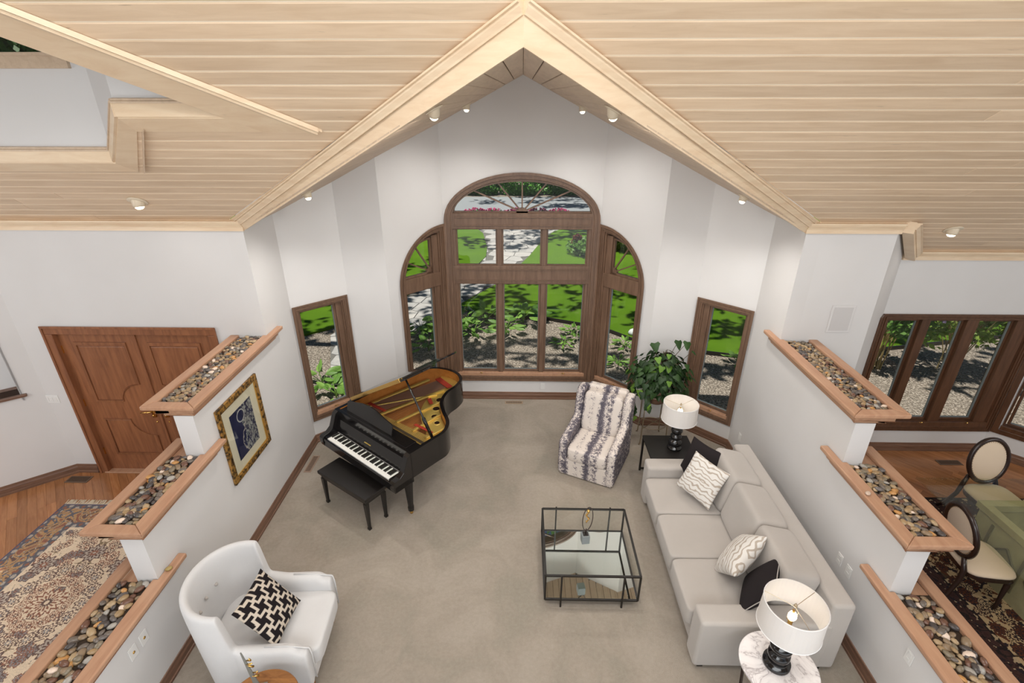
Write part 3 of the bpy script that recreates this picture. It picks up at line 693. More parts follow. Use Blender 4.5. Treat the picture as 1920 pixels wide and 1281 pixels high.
def single(name, lab, loc, rz, L, m):
    w = empty(name, lab, None, (*loc, 0), rz, kind='structure')
    X = (lambda x: x) if m > 0 else (lambda x: L-x)
    a, b = sorted((X(.012), X(L-.03)))
    mb = MB(); rring(mb, a, .375, b, 2.11, .065, -.022, .02); mb.build('casing', M_window, w, bevel=.004)
    mb = MB(); rring(mb, a+.055, .43, b-.055, 2.055, .03, 0, .16); mb.build('jamb', M_window, w)
    for o_, t_ in ((-.008, .02), (.032, .012)): mb = MB(); rring(mb, a+o_, .375+o_, b-o_, 2.11-o_, t_, -.031, -.02); mb.build('casing_bead', M_window, w)
    c, d = sorted((X(.09), X(L-.19))); casement(w, c, .50, d, 2.03, M_window, (c+d)/2)
    MB().bb((X(L-.19), .02, .45), (X(L-.10), .12, 2.04)).build('mullion', M_window, w, bevel=.005)
    MB().bb((a+.06, -.01, .43), (b-.06, .06, .49)).build('window_sill', MATS['planter_oak'], w, bevel=.004)
single('window_5', 'single casement window beside the piano', P0, aA, LA, 1)
single('window_6', 'single casement window behind the ivy plant and lamp', mir(P1), -aA, LA, -1)
# dining windows
wd = empty('window_7', 'three-pane dark wood dining window', None, (*D2, 0), 0, kind='structure')
mb = MB(); rring(mb, .0, .36, 1.965, 2.10, .07, -.022, .02); mb.build('casing', M_diningoak, wd, bevel=.004)
mb = MB(); rring(mb, .05, .42, 1.91, 2.06, .035, 0, .17); mb.build('jamb', M_diningoak, wd)
for o_, t_ in ((-.008, .02), (.034, .012)): mb = MB(); rring(mb, .0+o_, .36+o_, 1.965-o_, 2.10-o_, t_, -.031, -.02); mb.build('casing_bead', M_diningoak, wd)
for a, b in ((.10, .52), (.63, 1.09), (1.24, 1.72)): casement(wd, a, .50, b, 2.02, M_diningoak, (a+b)/2+.1 if a > .2 else None)
for x, w_ in ((.575, .055), (1.165, .075), (1.80, .085)): MB().bb((x-w_, .0, .45), (x+w_, .13, 2.04)).build('mullion', M_diningoak, wd, bevel=.005)
MB().bb((.05, -.02, .425), (1.92, .06, .495)).build('window_sill', MATS['dining_window_wood'], wd, bevel=.004)
wd2 = empty('window_8', 'dark wood window on the angled dining wall at the right edge', None, (*D3, 0), aF, kind='structure')
mb = MB(); rring(mb, .02, .36, 1.84, 2.10, .07, -.022, .02); mb.build('casing', M_diningoak, wd2, bevel=.004)
mb = MB(); rring(mb, .10, .42, 1.76, 2.06, .035, 0, .17); mb.build('jamb', M_diningoak, wd2)
for a, b in ((.15, .90), (1.0, 1.72)): casement(wd2, a, .50, b, 2.02, M_diningoak, (a+b)/2)
MB().bb((.90, .0, .45), (1.0, .13, 2.04)).build('mullion', M_diningoak, wd2, bevel=.005)
MB().bb((.10, -.02, .425), (1.76, .06, .495)).build('window_sill', M_diningoak, wd2, bevel=.004)
t4 = empty('trim_4', 'dark wood casing return on the angled wall beside the dining window', None, (*D1, 0), aD, kind='structure')
MB().bb((LD-.17, -.025, .36), (LD-.005, -.001, 2.10)).build('casing', M_diningoak, t4, bevel=.004)

# ------------------------------------------------------------------ entry double door
def door_leaf(name, x0_, x1_, hinge_left, lab):
    d = empty(name, lab, None, (EX, 5.383, 0), 0, kind='structure')
    MB().bb((x0_, .05, .012), (x1_, .095, 2.04)).build('slab', M_door, d, bevel=.003)
    w = x1_-x0_; a, b = x0_+.17, x1_-.13
    if not hinge_left: a, b = x0_+.13, x1_-.17
    cx = x1_ if hinge_left else x0_; sg = -1 if hinge_left else 1
    r_ = .28; cz = .97
    # upper and lower raised panels with a rounded bite around the lock
    up = [(a, 1.09), (b+0 if hinge_left else b, 1.09)]
    def bite(z0_, z1_, upper):
        pts = []
        xin = b if hinge_left else a; xo = a if hinge_left else b
        zc = 1.09 if upper else .83
        arc = [(xin+sg*r_*math.cos(t_), zc+(1 if upper else -1)*r_*.9*math.sin(t_)) for t_ in [math.pi/2*i/8 for i in range(9)]]
        return [(xo, z0_ if upper else z1_)]+arc+[(xin, z1_ if upper else z0_), (xo, z1_ if upper else z0_)]
    for P in (bite(1.09, 1.92, True), bite(.27, .83, False)):
        cxm = sum(p[0] for p in P)/len(P); cz_ = sum(p[1] for p in P)/len(P)
        sc = lambda k: [(cxm+(p[0]-cxm)*k, cz_+(p[1]-cz_)*k) for p in P]
        mb = MB(); frame_ring(mb, P, sc(.93), .035, .055); mb.build('panel_moulding', M_door, d, bevel=.004)
        q = sc(.90); MB().hull([(p[0], .042, p[1]) for p in q], [(p[0], .06, p[1]) for p in q]).build('panel', M_door, d, bevel=.006)
    hx = x0_ if hinge_left else x1_
    for z in (1.82, 1.07, .32): MB().bb((hx-.012, .03, z-.05), (hx+.012, .052, z+.05)).build('hinge', M_brass, d)
    lx = x1_-.075 if hinge_left else x0_+.075
    h = MB().box((lx, .038, .965), (.045, .014, .20)).sphere((lx, .02, 1.03), .02).sphere((lx, .02, .90), .014)
    h.tube([(lx, .03, .97), (lx, -.02, .97), (lx+sg*.05, -.03, .975), (lx+sg*.12, -.028, .965)], [.012, .012, .011, .007]); h.build('door_handle', M_brass, d, smooth=True)
    MB().sphere((lx, .044, .79), .013).build('lock_cylinder', M_brass, d)
    return d
door_leaf('door_1', .40, 1.335, True, 'left leaf of the brown double front door with brass lever')
door_leaf('door_2', 1.345, 2.28, False, 'right leaf of the brown double front door, partly behind the planter')
dc = empty('trim_5', 'brown wooden casing around the double front door', None, (EX, 5.383, 0), 0, kind='structure')
mb = MB()
for a, b, y_ in ((.31, .41, -.02), (2.27, 2.37, -.02)): mb.bb((a, y_, 0), (b, .10, 2.044))
mb.bb((.31, -.02, 2.045), (2.37, .10, 2.14)); mb.build('casing', M_door, dc, bevel=.006)
mb = MB().bb((.30, -.032, 0), (.325, -.021, 2.124)).bb((2.355, -.032, 0), (2.38, -.021, 2.124)).bb((.30, -.032, 2.125), (2.38, -.021, 2.15)); mb.build('outer_bead', M_door, dc)
MB().bb((.36, -.03, 0.001), (2.32, .20, .022)).build('threshold', MATS['planter_oak'], dc, bevel=.005)
MB().bb((1.325, .03, .012), (1.355, .052, 2.04)).build('astragal', M_door, dc, bevel=.005)

# ------------------------------------------------------------------ planters with pebbles
peb = []
pr = random.Random(5)
for i in range(6):
    mb = MB(); mb.sphere((0, 0, 0), 1, .72, .45, seg=8, rings=5)
    mb.v = [(x*(1+.14*pr.uniform(-1, 1)), y*(1+.1*pr.uniform(-1, 1)), z) for x, y, z in mb.v]
    me = mb.mesh('pebble'); me.materials.append(M_pebble)
    for p in me.polygons: p.use_smooth = True
    peb.append(me)
def planter(s_, ya, yb, ztop, lab, yin=None, count=200, size=.036, ywall=None):
    """s_: side (-1 left, 1 right). rim outer |x| 2.915..3.41, from ya to yb; yin: where the upper wall covers the bed"""
    p = empty('pebble_planter', lab, 'planter', (s_*3.16, (ya+yb)/2, ztop), 0, 'pebble planters stepping down the partition walls')
    cy = (ya+yb)/2; L = lambda x, y, z: (s_*(x-3.16), y-cy, z-ztop)
    def bb(mb, a, b): A, B = L(*a), L(*b); mb.bb(tuple(min(A[i], B[i]) for i in range(3)), tuple(max(A[i], B[i]) for i in range(3)))
    zi = ztop-.042
    yo = ywall if ywall else yb
    def slabp(pts): mb = MB(); mb.hull([L(x, y, zi) for x, y in pts], [L(x, y, ztop) for x, y in pts]); return mb
    slabp([(2.915, ya), (2.915, yb), (2.988 if ywall or yin else 3.03, yb), (2.988 if (ywall or yin) else 3.03, yin or yo), (3.03, yin or yo), (3.03, ya+.10)]).build('inner_rim', M_planter, p, bevel=.010)
    slabp([(3.41, ya), (3.31, ya+.10), (3.31, yo), (3.41, yo)]).build('outer_rim', M_planter, p, bevel=.010)
    slabp([(2.915, ya), (3.03, ya+.10), (3.31, ya+.10), (3.41, ya)]).build('end_rim', M_planter, p, bevel=.010)
    mb = MB()
    for k, (o1, z1_, z2_) in enumerate(((.045, zi-.055, zi), (.065, zi-.085, zi-.055))):
        bb(mb, (2.915+o1, ya+o1, z1_), (2.995, yb-.06-.03*k, z2_)); bb(mb, (2.915+o1, ya+o1, z1_), (3.41-o1-.05-.04*k, ya+o1+.06, z2_)); bb(mb, (3.18, ya+o1, z1_), (3.41-o1-.05-.04*k, yo, z2_))
    mb.build('under_moulding', M_planter, p, bevel=.006)
    mb = MB(); bb(mb, (3.02, ya+.09, zi-.02), (3.32, (yin or yo)-.002, zi+.004)); mb.build('liner', M_soil, p)
    r_ = random.Random(int(ya*100)+s_); y1_ = (yin or yo)
    pts = []; x0_, x1_ = 3.045, 3.295; k = 0
    nx_ = max(3, int((x1_-x0_)/(size*1.18))); ny_ = int((y1_-ya-.12)/(size*1.22))
    for j in range(ny_):
        for i in range(nx_):
            pts.append((x0_+(i+.5+r_.uniform(-.3, .3)+(.25 if j % 2 else -.25))*(x1_-x0_)/nx_, ya+.125+(j+.5+r_.uniform(-.25, .25))*(y1_-ya-.14)/ny_, 0))
    extra = [(r_.uniform(x0_, x1_), r_.uniform(ya+.14, y1_-.03), 1) for _ in range(int(len(pts)*.35))]
    pts = (pts+extra)[:298]
    for x, y, lv in pts:
        sc = size*(.66+.5*r_.random())*(.9 if lv else 1); x = min(max(x, x0_+.005), x1_-.005)
        o = bpy.data.objects.new('pebble', peb[r_.randrange(6)]); C.objects.link(o); o.parent = p
        o.location = L(x, y, zi+.008+r_.uniform(0, .014)+lv*.016); o.rotation_euler = (r_.uniform(-.35, .35), r_.uniform(-.35, .35), r_.uniform(0, 6.28)); o.scale = (sc, sc, sc)
    return p
for s_, w in ((-1, 'left'), (1, 'right')):
    o = 'entry' if s_ < 0 else 'dining room'
    planter(s_, 3.80, 5.66, 2.055, f'highest wooden planter of small pebbles on the {w} partition wall beside the {o}', None, size=.030, ywall=5.379)
    planter(s_, 2.865, 4.11, 1.505, f'middle wooden pebble planter on the {w} partition wall beside the {o}', 3.855, size=.037)
    planter(s_, 1.70, 3.20, .945, f'lowest wooden pebble planter on the {w} partition wall, running out of the frame', 2.925, size=.043)
# stray pebbles lying on the rims
def stray(x, y, z, lab, col):
    me = peb[1].copy(); me.materials.clear(); me.materials.append(NT('single_pebble', .3, .5, col).m); tag(link('pebble', me, None, None, (x, y, z), (0.1, 0, .6)), lab, 'pebble').scale = (.03, .03, .03)
stray(-2.952, 3.02, .959, 'single yellow-brown pebble resting on the rim by the lower left post', (.34, .24, .08))
stray(2.95, 3.42, 1.519, 'tiny single pebble resting on the rim of the middle right planter', (.55, .42, .33))

# ------------------------------------------------------------------ ceiling lights, vents, outlets
def spot(loc, nrm, tgt, lab, r_=.068, en=5):
    n = Vector(nrm).normalized(); q = n.to_track_quat('Z', 'Y')
    o = empty('recessed_spotlight', lab, 'spotlight', loc, 0, 'eyeball spotlights in the plank ceilings', rot=q.to_euler())
    MB().lathe([(r_*.72, .0), (r_*1.3, .0), (r_*1.3, .006), (r_*.80, .012), (r_*.72, .012)], 24, cap=False).build('trim_ring', M_eye, o, smooth=True)
    d = (Vector(tgt)-Vector(loc)).normalized(); ql = (q.inverted() @ d)
    rm = ql.to_track_quat('Z', 'Y').to_matrix()
    mb = MB(); mb.lathe([(r_*.80, -.02), (r_*.80, .035), (r_*.66, .055), (r_*.60, .055)], 20, cap=False); mb.v = [tuple(rm @ Vector(v_)) for v_ in mb.v]; mb.build('eyeball', M_eye, o, smooth=True)
    mb = MB(); mb.lathe([(r_*.62, .050), (r_*.55, .064), (r_*.35, .076), (.001, .080)], 20, cap=False); mb.v = [tuple(rm @ Vector(v_)) for v_ in mb.v]; mb.build('bulb_face', M_spot, o)
    light('SPOT', 'spot_lamp', Vector(loc)+d*.08, en, (1, .965, .915), target=Vector(loc)+d, spot_size=R(150), spot_blend=.8, shadow_soft_size=.06)
nm = (0, -.678, -1)
spot((-3.732, 4.976, MZ(4.976)-.002), nm, (-3.2, 4.5, 0), 'round eyeball spotlight in the sloped ceiling above the front door')
spot((4.587, 5.499, MZ(5.499)-.002), nm, (4.3, 5.2, 0), 'round eyeball spotlight in the sloped ceiling above the dining window')
gl = lambda x, y: (x, y, DZ(x, y)-.002)
ng = lambda s_: (s_*-.5077, 0, -1)
for x, y, t_, l_ in ((-.612, 3.84, (-1.2, 5.6, 0), 'front spotlight on the left slope of the gable ceiling'), (-.66, 6.55, (-.9, 5.9, 0), 'rear spotlight on the left slope, near the gable wall'), (.70, 6.6, (.9, 5.9, 0), 'rear spotlight on the right slope, near the gable wall'),
                     (.62, 3.85, (1.2, 5.6, 0), 'front spotlight on the right slope of the gable ceiling'), (-2.30, 5.55, (-1.6, 4.8, 0), 'lowest spotlight on the left slope, beside the fascia beam'), (2.40, 5.7, (1.5, 5.0, 0), 'lowest spotlight on the right slope, beside the fascia beam')):
    spot(gl(x, y), ng(1 if x > 0 else -1), t_, l_, .052, 82)
def vent(x, y, w, l, rz, lab, z=.0, mat=M_darkmetal):
    o = empty('floor_vent', lab, 'vent', (x, y, z), rz, 'floor vents')
    MB().bb((-w/2, -l/2, .001), (w/2, l/2, .007)).build('plate', mat, o, bevel=.003)
    mb = MB(); k = int(l/.02)
    for i in range(k):
        yy = -l/2+.02+(l-.04)*(i+.5)/k; mb.bb((-w/2+.018, yy-.004, .0062), (w/2-.018, yy+.004, .0082))
    mb.build('slot', M_ventdark, o)
vent(-2.875, 5.60, .10, .36, 0, 'narrow brown floor vent on the carpet by the left baseboard', mat=NT('tan_vent', .5, .4, (.32, .22, .16)).m)
vent(-.11, 7.25, .09, .30, R(90), 'small tan floor vent under the arched window', mat=NT('tan_vent2', .5, .4, (.36, .27, .19)).m)
vent(-5.84, 5.22, .13, .30, R(90), 'bronze floor vent on the entry hardwood beside the front door')
vent(5.95, 5.80, .11, .32, R(90), 'bronze floor vent on the dining hardwood below the window, behind the oval chair')
MB_ = MB
def outlet(loc, rz, lab, w=.075, h=.12, kind='outlet', coax=False):
    o = empty('wall_'+kind if kind != 'switch' else 'light_switch', lab, 'switch' if kind == 'switch' else 'outlet', loc, rz)
    MB().bb((-w/2, -.007, -h/2), (w/2, -.0005, h/2)).build('plate', M_plastic, o, bevel=.003)
    if kind == 'switch':
        for i in range(3): MB().bb((-w/2+.02+i*.05, -.012, -.03), (-w/2+.045+i*.05, -.006, .03)).build('rocker', M_plastic, o, bevel=.002)
    elif coax: MB().lathe([(.012, 0), (.012, .010), (.006, .014)], 12).build('connector', M_brass, o, rot=(R(90), 0, 0))
    else:
        for z in (-.028, .028): MB().bb((-.018, -.0095, z-.017), (.018, -.006, z+.017)).build('socket', M_plastic, o, bevel=.004)
outlet((-5.89, 5.383, 1.145), 0, 'white triple light switch plate on the entry wall beside the front door', .17, .115, 'switch')
outlet((-2.99, 2.50, .65), R(90), 'plain white wall plate low on the left partition, nearer the camera', .08, .12, coax=True)
outlet((-2.99, 2.62, .65), R(90), 'white wall plate with brass connector, farther along the left partition', .08, .12, coax=True)
outlet((2.99, 2.565, .67), R(-90), 'white outlet on the right partition below the lowest planter')
outlet((2.99, 3.50, .66), R(-90), 'white outlet behind the sofa back, nearer the far end')
outlet((2.99, 3.36, .66), R(-90), 'white outlet behind the sofa back, nearer the camera')
outlet((2.99, 5.78, .40), R(-90), 'white outlet in the corner between the sofa and the window')
outlet((.37, 7.386, .25), 0, 'white outlet below the arched window')
g_ = empty('speaker_grille', 'square white speaker grille on the wall above the right planters', 'speaker', (3.605, 5.383, 2.31), 0)
MB().bb((-.13, -.010, -.165), (.13, -.001, .165)).build('frame', M_paint, g_, bevel=.004)
MB().bb((-.105, -.013, -.14), (.105, -.009, .14)).build('grille', NT('grille_cloth', .9, .1, (.56, .54, .53)).m, g_)

# ================================================================== furniture
def frame_mat(X, Y, Z): return Matrix((X, Y, Z)).transposed()
def pillow_mesh(w, h, t, n=18, corner=0.10, piping=False):
    mb = MB(); 
    def P(u, v, sgn):
        a, b = 2*u-1, 2*v-1
        k = 1-corner*(1-abs(a*b)**1.0)*(abs(a)**2*(1-abs(b)**2)+abs(b)**2*(1-abs(a)**2))*1.0
        px, py = a*w/2*(1-corner*(1-b*b)*abs(a)**3), b*h/2*(1-corner*(1-a*a)*abs(b)**3)
        z = t/2*(max(0, 1-abs(a)**2.4)*max(0, 1-abs(b)**2.4))**.55
        return (px, py, sgn*z)
    idx = {}
    for sgn in (1, -1):
        for i in range(n+1):
            for j in range(n+1):
                if sgn < 0 and (i in (0, n) or j in (0, n)): idx[(sgn, i, j)] = idx[(1, i, j)]; continue
                idx[(sgn, i, j)] = len(mb.v); mb.v.append(P(i/n, j/n, sgn))
        for i in range(n):
            for j in range(n):
                q = (idx[(sgn, i, j)], idx[(sgn, i+1, j)], idx[(sgn, i+1, j+1)], idx[(sgn, i, j+1)])
                mb.f.append(q if sgn > 0 else q[::-1])
    me = bpy.data.meshes.new('pillow'); me.from_pydata(mb.v, [], mb.f)
    uv = me.uv_layers.new(name='UVMap')
    for l in me.loops:
        c = me.vertices[l.vertex_index].co; uv.data[l.index].uv = (c.x/w+.5, c.y/h+.5)
    for p in me.polygons: p.use_smooth = True
    return me
def pillow(c, U, V, w, h, t, mat, label, col=None, n=18, piping=None, corner=.10, sub=True):
    U = Vector(U).normalized(); V = Vector(V); V = (V-U*V.dot(U)).normalized(); N = U.cross(V)
    me = pillow_mesh(w, h, t, n, corner); me.materials.append(mat)
    if col:
        ca = me.color_attributes.new('Col', 'FLOAT_COLOR', 'POINT')
        for i, v_ in enumerate(me.vertices): ca.data[i].color = (*col(v_.co.x/w+.5, v_.co.y/h+.5, v_.co.z), 1)
    o = bpy.data.objects.new('throw_pillow', me); C.objects.link(o); o.location = c; o.rotation_euler = frame_mat(U, V, N).to_euler()
    o['label'] = label; o['category'] = 'pillow'
    if sub and not col: m = o.modifiers.new('sub', 'SUBSURF'); m.levels = m.render_levels = 1
    if piping:
        pts = []
        m = 14
        for k in range(4*m):
            s_, f = divmod(k, m); f /= m
            u, v_ = [(f, 0), (1, f), (1-f, 1), (0, 1-f)][s_]
            a, b = 2*u-1, 2*v_-1
            pts.append((a*w/2*(1-corner*(1-b*b)*abs(a)**3), b*h/2*(1-corner*(1-a*a)*abs(b)**3), 0))
        MB().tube(pts, .004, 6, closed=True).build('piping', piping, o, smooth=True)
    return o

# ---- sofa
sf = empty('sofa', 'long light grey three-seat sofa along the right partition', 'sofa', (2.14, 3.96, 0), 0)
def sb(name, a, b, mat=M_sofa, bev=.03, e=None, seg_=4, par=None, rot=(0, 0, 0)):
    c = [(a[i]+b[i])/2 for i in range(3)]; h = [abs(b[i]-a[i])/2 for i in range(3)]
    loc = (c[0]-2.14, c[1]-3.96, c[2])
    if e: mb = MB().superbox((0, 0, 0), *h, e=e, seg=48, rings=20)
    else: mb = MB().box((0, 0, 0), [2*q for q in h])
    return mb.build(name, mat, par or sf, loc, rot, smooth=bool(e), bevel=0 if e else bev, bseg=seg_)
sb('base', (1.56, 2.90, .05), (2.66, 5.02, .29), bev=.02)
sb('arm', (1.52, 2.86, .045), (2.62, 3.07, .60), bev=.035)
sb('arm', (1.52, 4.85, .045), (2.62, 5.06, .60), bev=.035)
sb('back_frame', (2.55, 2.865, .045), (2.74, 5.055, .83), bev=.035)
for k in range(3):
    ya = 3.072+k*.593
    sb('seat_cushion', (1.49, ya+.002, .275), (2.36, ya+.591, .475), e=.16)
    sb('back_cushion', (2.19, ya-.004, .43), (2.53, ya+.597, .93), e=.26, rot=(0, R(13), 0))
for x in (1.60, 2.62):
    for y in (2.92, 5.0): MB().box((0, 0, 0), (.05, .05, .045)).build('foot', M_satin, sf, (x-2.14, y-3.96, .0225))
FS = dict(U=(.257, -.40, -.0), V=(.19, .11, .36))
pillow((2.02, 4.50, .735), (.26, -.39, -.025), (.19, .12, .37), .48, .48, .15, M_swirl, 'cream swirl-patterned throw pillow at the far end of the sofa', corner=.08)
pillow((2.10, 4.80, .74), (.22, -.36, .02), (.17, .12, .38), .47, .47, .15, M_blackcloth, 'plain black throw pillow behind the swirl pillow, far end of the sofa', corner=.10)
pillow((2.05, 3.49, .71), (.72, .50, .485), (-.04, .72, -.68), .50, .46, .20, M_swirl, 'cream swirl-patterned throw pillow seen edge-on near the front lamp', corner=.08)
pillow((2.09, 3.15, .72), (-.21, -.38, .0), (-.18, .12, -.38), .46, .46, .15, M_blackcloth, 'plain black throw pillow with pale backing beside the front lamp', piping=MATS['sofa_linen'], corner=.10)

# ---- coffee table
ct = empty('coffee_table', 'square black metal coffee table with glass top and mirrored shelf', 'coffee table', (.71, 3.92, 0), 0)
mb = MB(); hx, hy = .455, .445
ring = lambda z, th: [((-hx, -hy, z), (hx, -hy, z)), ((hx, -hy, z), (hx, hy, z)), ((hx, hy, z), (-hx, hy, z)), ((-hx, hy, z), (-hx, -hy, z))]
for z in (.412, .088):
    m_ = MB(); 
    for a, b in ring(z, 0): m_.beam(a, b, .020, .016)
    m_.build('rail_frame', M_iron, ct)
for x in (-hx, hx):
    for y in (-hy, hy): MB().bb((x-.009, y-.009, .088), (x+.009, y+.009, .412)).build('corner_post', M_iron, ct)
for x in (-.30, .30):
    for y in (-hy-.012, hy+.012): MB().bb((x-.008, y-.008, 0), (x+.008, y+.008, .425)).build('leg', M_iron, ct)
MB().bb((-hx+.008, -hy+.008, .408), (hx-.008, hy-.008, .418)).build('glass_top', M_tglass, ct)
MB().bb((-hx+.008, -hy+.008, .082), (hx-.008, hy-.008, .092)).build('mirror_shelf', M_mirror, ct)
st = empty('ring_sculpture', 'small ring sculpture with gold figure on a grey stone cube, on the glass table', 'sculpture', (.675, 3.90, .4185), R(8))
MB().bb((-.04, -.04, 0), (.04, .04, .10)).build('stone_base', M_concrete, st, bevel=.003)
MB().bb((-.027, -.027, .1), (.027, .027, .108)).build('plinth', M_iron, st)
rg = [(.012+.058*math.cos(t_), .02*math.cos(t_), .30+.15*math.sin(t_)) for t_ in [2*math.pi*i/36 for i in range(36)]]
MB().tube(rg, .0045, 8, closed=True).tube([(.0, 0, .105), (.004, 0, .17)], .006).build('ring', M_esp, st, smooth=True)
m_ = MB().sphere((.012, 0, .405), .017)
for i in range(9): a = i*.9; m_.tube([(.012+.012*math.cos(a), .01*math.sin(a), .385-i*.014), (.012+.022*math.cos(a+1.2), .012, .375-i*.014), (.012+.01*math.cos(a+2.2), 0, .36-i*.014)], .0055, 6)
m_.build('gold_figure', M_brass, st, smooth=True)

# ---- lamps
def lamp(loc, lab, ribs, rz=0, sh=.235, r_=.215, zs=.43):
    l = empty('table_lamp', lab, 'lamp', loc, rz, 'black turned lamps with white drum shades')
    MB().lathe(ribs, 32).build('base', M_black if r_ < .22 else M_black, l, smooth=True, bevel=0)
    zt_ = ribs[-1][1]
    MB().lathe([(.009, zt_-.002), (.009, zs+sh*.72)], 10).lathe([(.017, zs+.02), (.017, zs+.075)], 12).build('stem', M_brass, l)
    m_ = MB(); n_ = 48
    rings = [(r_*1.03, zs), (r_, zs+sh), (r_-.004, zs+sh), (r_*1.03-.004, zs)]
    b_ = len(m_.v)
    for rr_, z in rings:
        for k in range(n_): a = 2*math.pi*k/n_; m_.v.append((rr_*math.cos(a), rr_*math.sin(a), z))
    for i in range(4):
        for k in range(n_): k2 = (k+1) % n_; j = (i+1) % 4; m_.f.append((i*n_+k, i*n_+k2, j*n_+k2, j*n_+k))
    m_.build('lamp_shade', M_shade, l, smooth=False)
    for z, rr_ in ((zs+.004, r_*1.03), (zs+sh-.004, r_)): MB().tube([(rr_*math.cos(a), rr_*math.sin(a), z) for a in [2*math.pi*k/48 for k in range(48)]], .0035, 6, closed=True).build('shade_rim', M_white, l, smooth=True)
    m_ = MB()
    for k in range(3): a = k*2.094+.5; m_.tube([(0, 0, zs+sh*.86), (r_*.5*math.cos(a), r_*.5*math.sin(a), zs+sh*.92), (r_*math.cos(a), r_*math.sin(a), zs+sh-.008)], .0022, 5)
    m_.tube([(0, 0, zs+.05), (.035, 0, zs+.08), (.038, 0, zs+.15), (0, 0, zs+sh*.86)], .002, 5).tube([(0, 0, zs+.05), (-.035, 0, zs+.08), (-.038, 0, zs+.15), (0, 0, zs+sh*.86)], .002, 5)
    m_.build('harp', M_nickel, l)
    MB().lathe([(.010, zs+sh*.86), (.014, zs+sh*.90), (.006, zs+sh*.98)], 12).build('finial', M_nickel, l, smooth=True)
    MB().sphere((0, 0, zs+.115), .032, .032, .04, 16, 12).build('bulb', M_bulb, l, smooth=True)
    w = Vector(loc)+Vector((0, 0, zs+.115))
    light('POINT', 'bulb_lamp', w, 3.0, (1, .90, .76), shadow_soft_size=.045)
    return l
ribA = [(.085, 0), (.09, .012), (.085, .03), (.055, .04), (.052, .05), (.078, .065), (.082, .095), (.076, .125), (.046, .135), (.044, .145), (.066, .16), (.070, .18), (.064, .20), (.040, .21), (.038, .222), (.062, .24), (.072, .27), (.062, .30), (.036, .315), (.034, .33), (.052, .35), (.055, .37), (.05, .385), (.02, .40)]
ribB = [(.098, 0), (.10, .01), (.098, .035), (.074, .04), (.072, .055), (.070, .07), (.079, .075), (.08, .10), (.078, .13), (.060, .135), (.060, .17), (.078, .175), (.08, .19), (.079, .225), (.060, .23), (.058, .26), (.072, .265), (.074, .30), (.07, .33), (.04, .34), (.03, .40)]
lamp((1.95, 5.31, .562), 'black bead-turned table lamp with white shade on the black end table', ribA, r_=.205)
lamp((1.985, 2.545, .602), 'black stacked-disc table lamp with white shade on the marble table', ribB, r_=.212, zs=.42, sh=.245)

# ---- end tables
et = empty('end_table', 'black square end table between the sofa and the plant', 'side table', (1.90, 5.33, 0), 0)
MB().bb((-.29, -.25, .535), (.29, .25, .56)).build('tabletop', M_satin, et, bevel=.003)
for x in (-.275, .275):
    for y in (-.235, .235): MB().bb((x-.012, y-.012, 0), (x+.012, y+.012, .535)).build('leg', M_iron, et)
for y in (-.235, .235): MB().bb((-.263, y-.01, .02), (.263, y+.01, .04)).build('stretcher', M_iron, et)
mt = empty('marble_side_table', 'round white veined marble side table with dark metal legs', 'side table', (2.0, 2.53, 0), 0)
MB().lathe([(.275, .578), (.285, .582), (.285, .596), (.278, .60)], 64).build('marble_top', M_marble, mt, smooth=False)
MB().tube([(.268*math.cos(a), .268*math.sin(a), .565) for a in [2*math.pi*k/40 for k in range(40)]], .010, 6, closed=True).build('ring_frame', M_nickel, mt)
for k in range(4):
    a = R(35+90*k); m_ = MB().beam((.262*math.cos(a), .262*math.sin(a), .57), (.21*math.cos(a), .21*math.sin(a), .0), .030, .012)
    m_.beam((.235*math.cos(a), .235*math.sin(a), .36), (.25*math.cos(a+.45), .25*math.sin(a+.45), .56), .016, .010); m_.build('leg', M_esp, mt)
rt_ = empty('round_wood_table', 'round brown wooden side table at the bottom edge beside the white wing chair', 'side table', (-1.87, 2.185, 0), 0)
MB().lathe([(.262, .53), (.272, .536), (.272, .55), (.266, .556)], 64).build('tabletop', M_walnut, rt_)
for k in range(3):
    a = R(30+120*k); MB().beam((.15*math.cos(a), .15*math.sin(a), .53), (.23*math.cos(a), .23*math.sin(a), 0), .035).build('leg', M_walnut, rt_)
sc = empty('branch_sculpture', 'thin grey blade sculpture with gilded buds on the round wooden table', 'sculpture', (-1.925, 2.30, .5562), R(12))
MB().hull([(-.022, -.004, 0), (.022, -.004, 0), (.022, .004, 0), (-.022, .004, 0)], [(-.045, -.003, .43), (-.037, -.003, .43), (-.037, .003, .43), (-.045, .003, .43)]).bb((-.05, -.04, 0), (.05, .04, .012)).build('blade', M_blade, sc)
m_ = MB()
for (x, z, a) in ((-.01, .30, .6), (.005, .27, 2.2), (.015, .20, .9), (.02, .16, 2.6), (0, .34, 1.4), (.03, .06, .4)):
    m_.tube([(x-.02, 0, z), (x+.012, -.012, z+.012), (x+.035*math.cos(a), -.015, z+.04*math.sin(a))], [.005, .008, .003], 6)
m_.build('gold_bud', M_brass, sc, smooth=True)

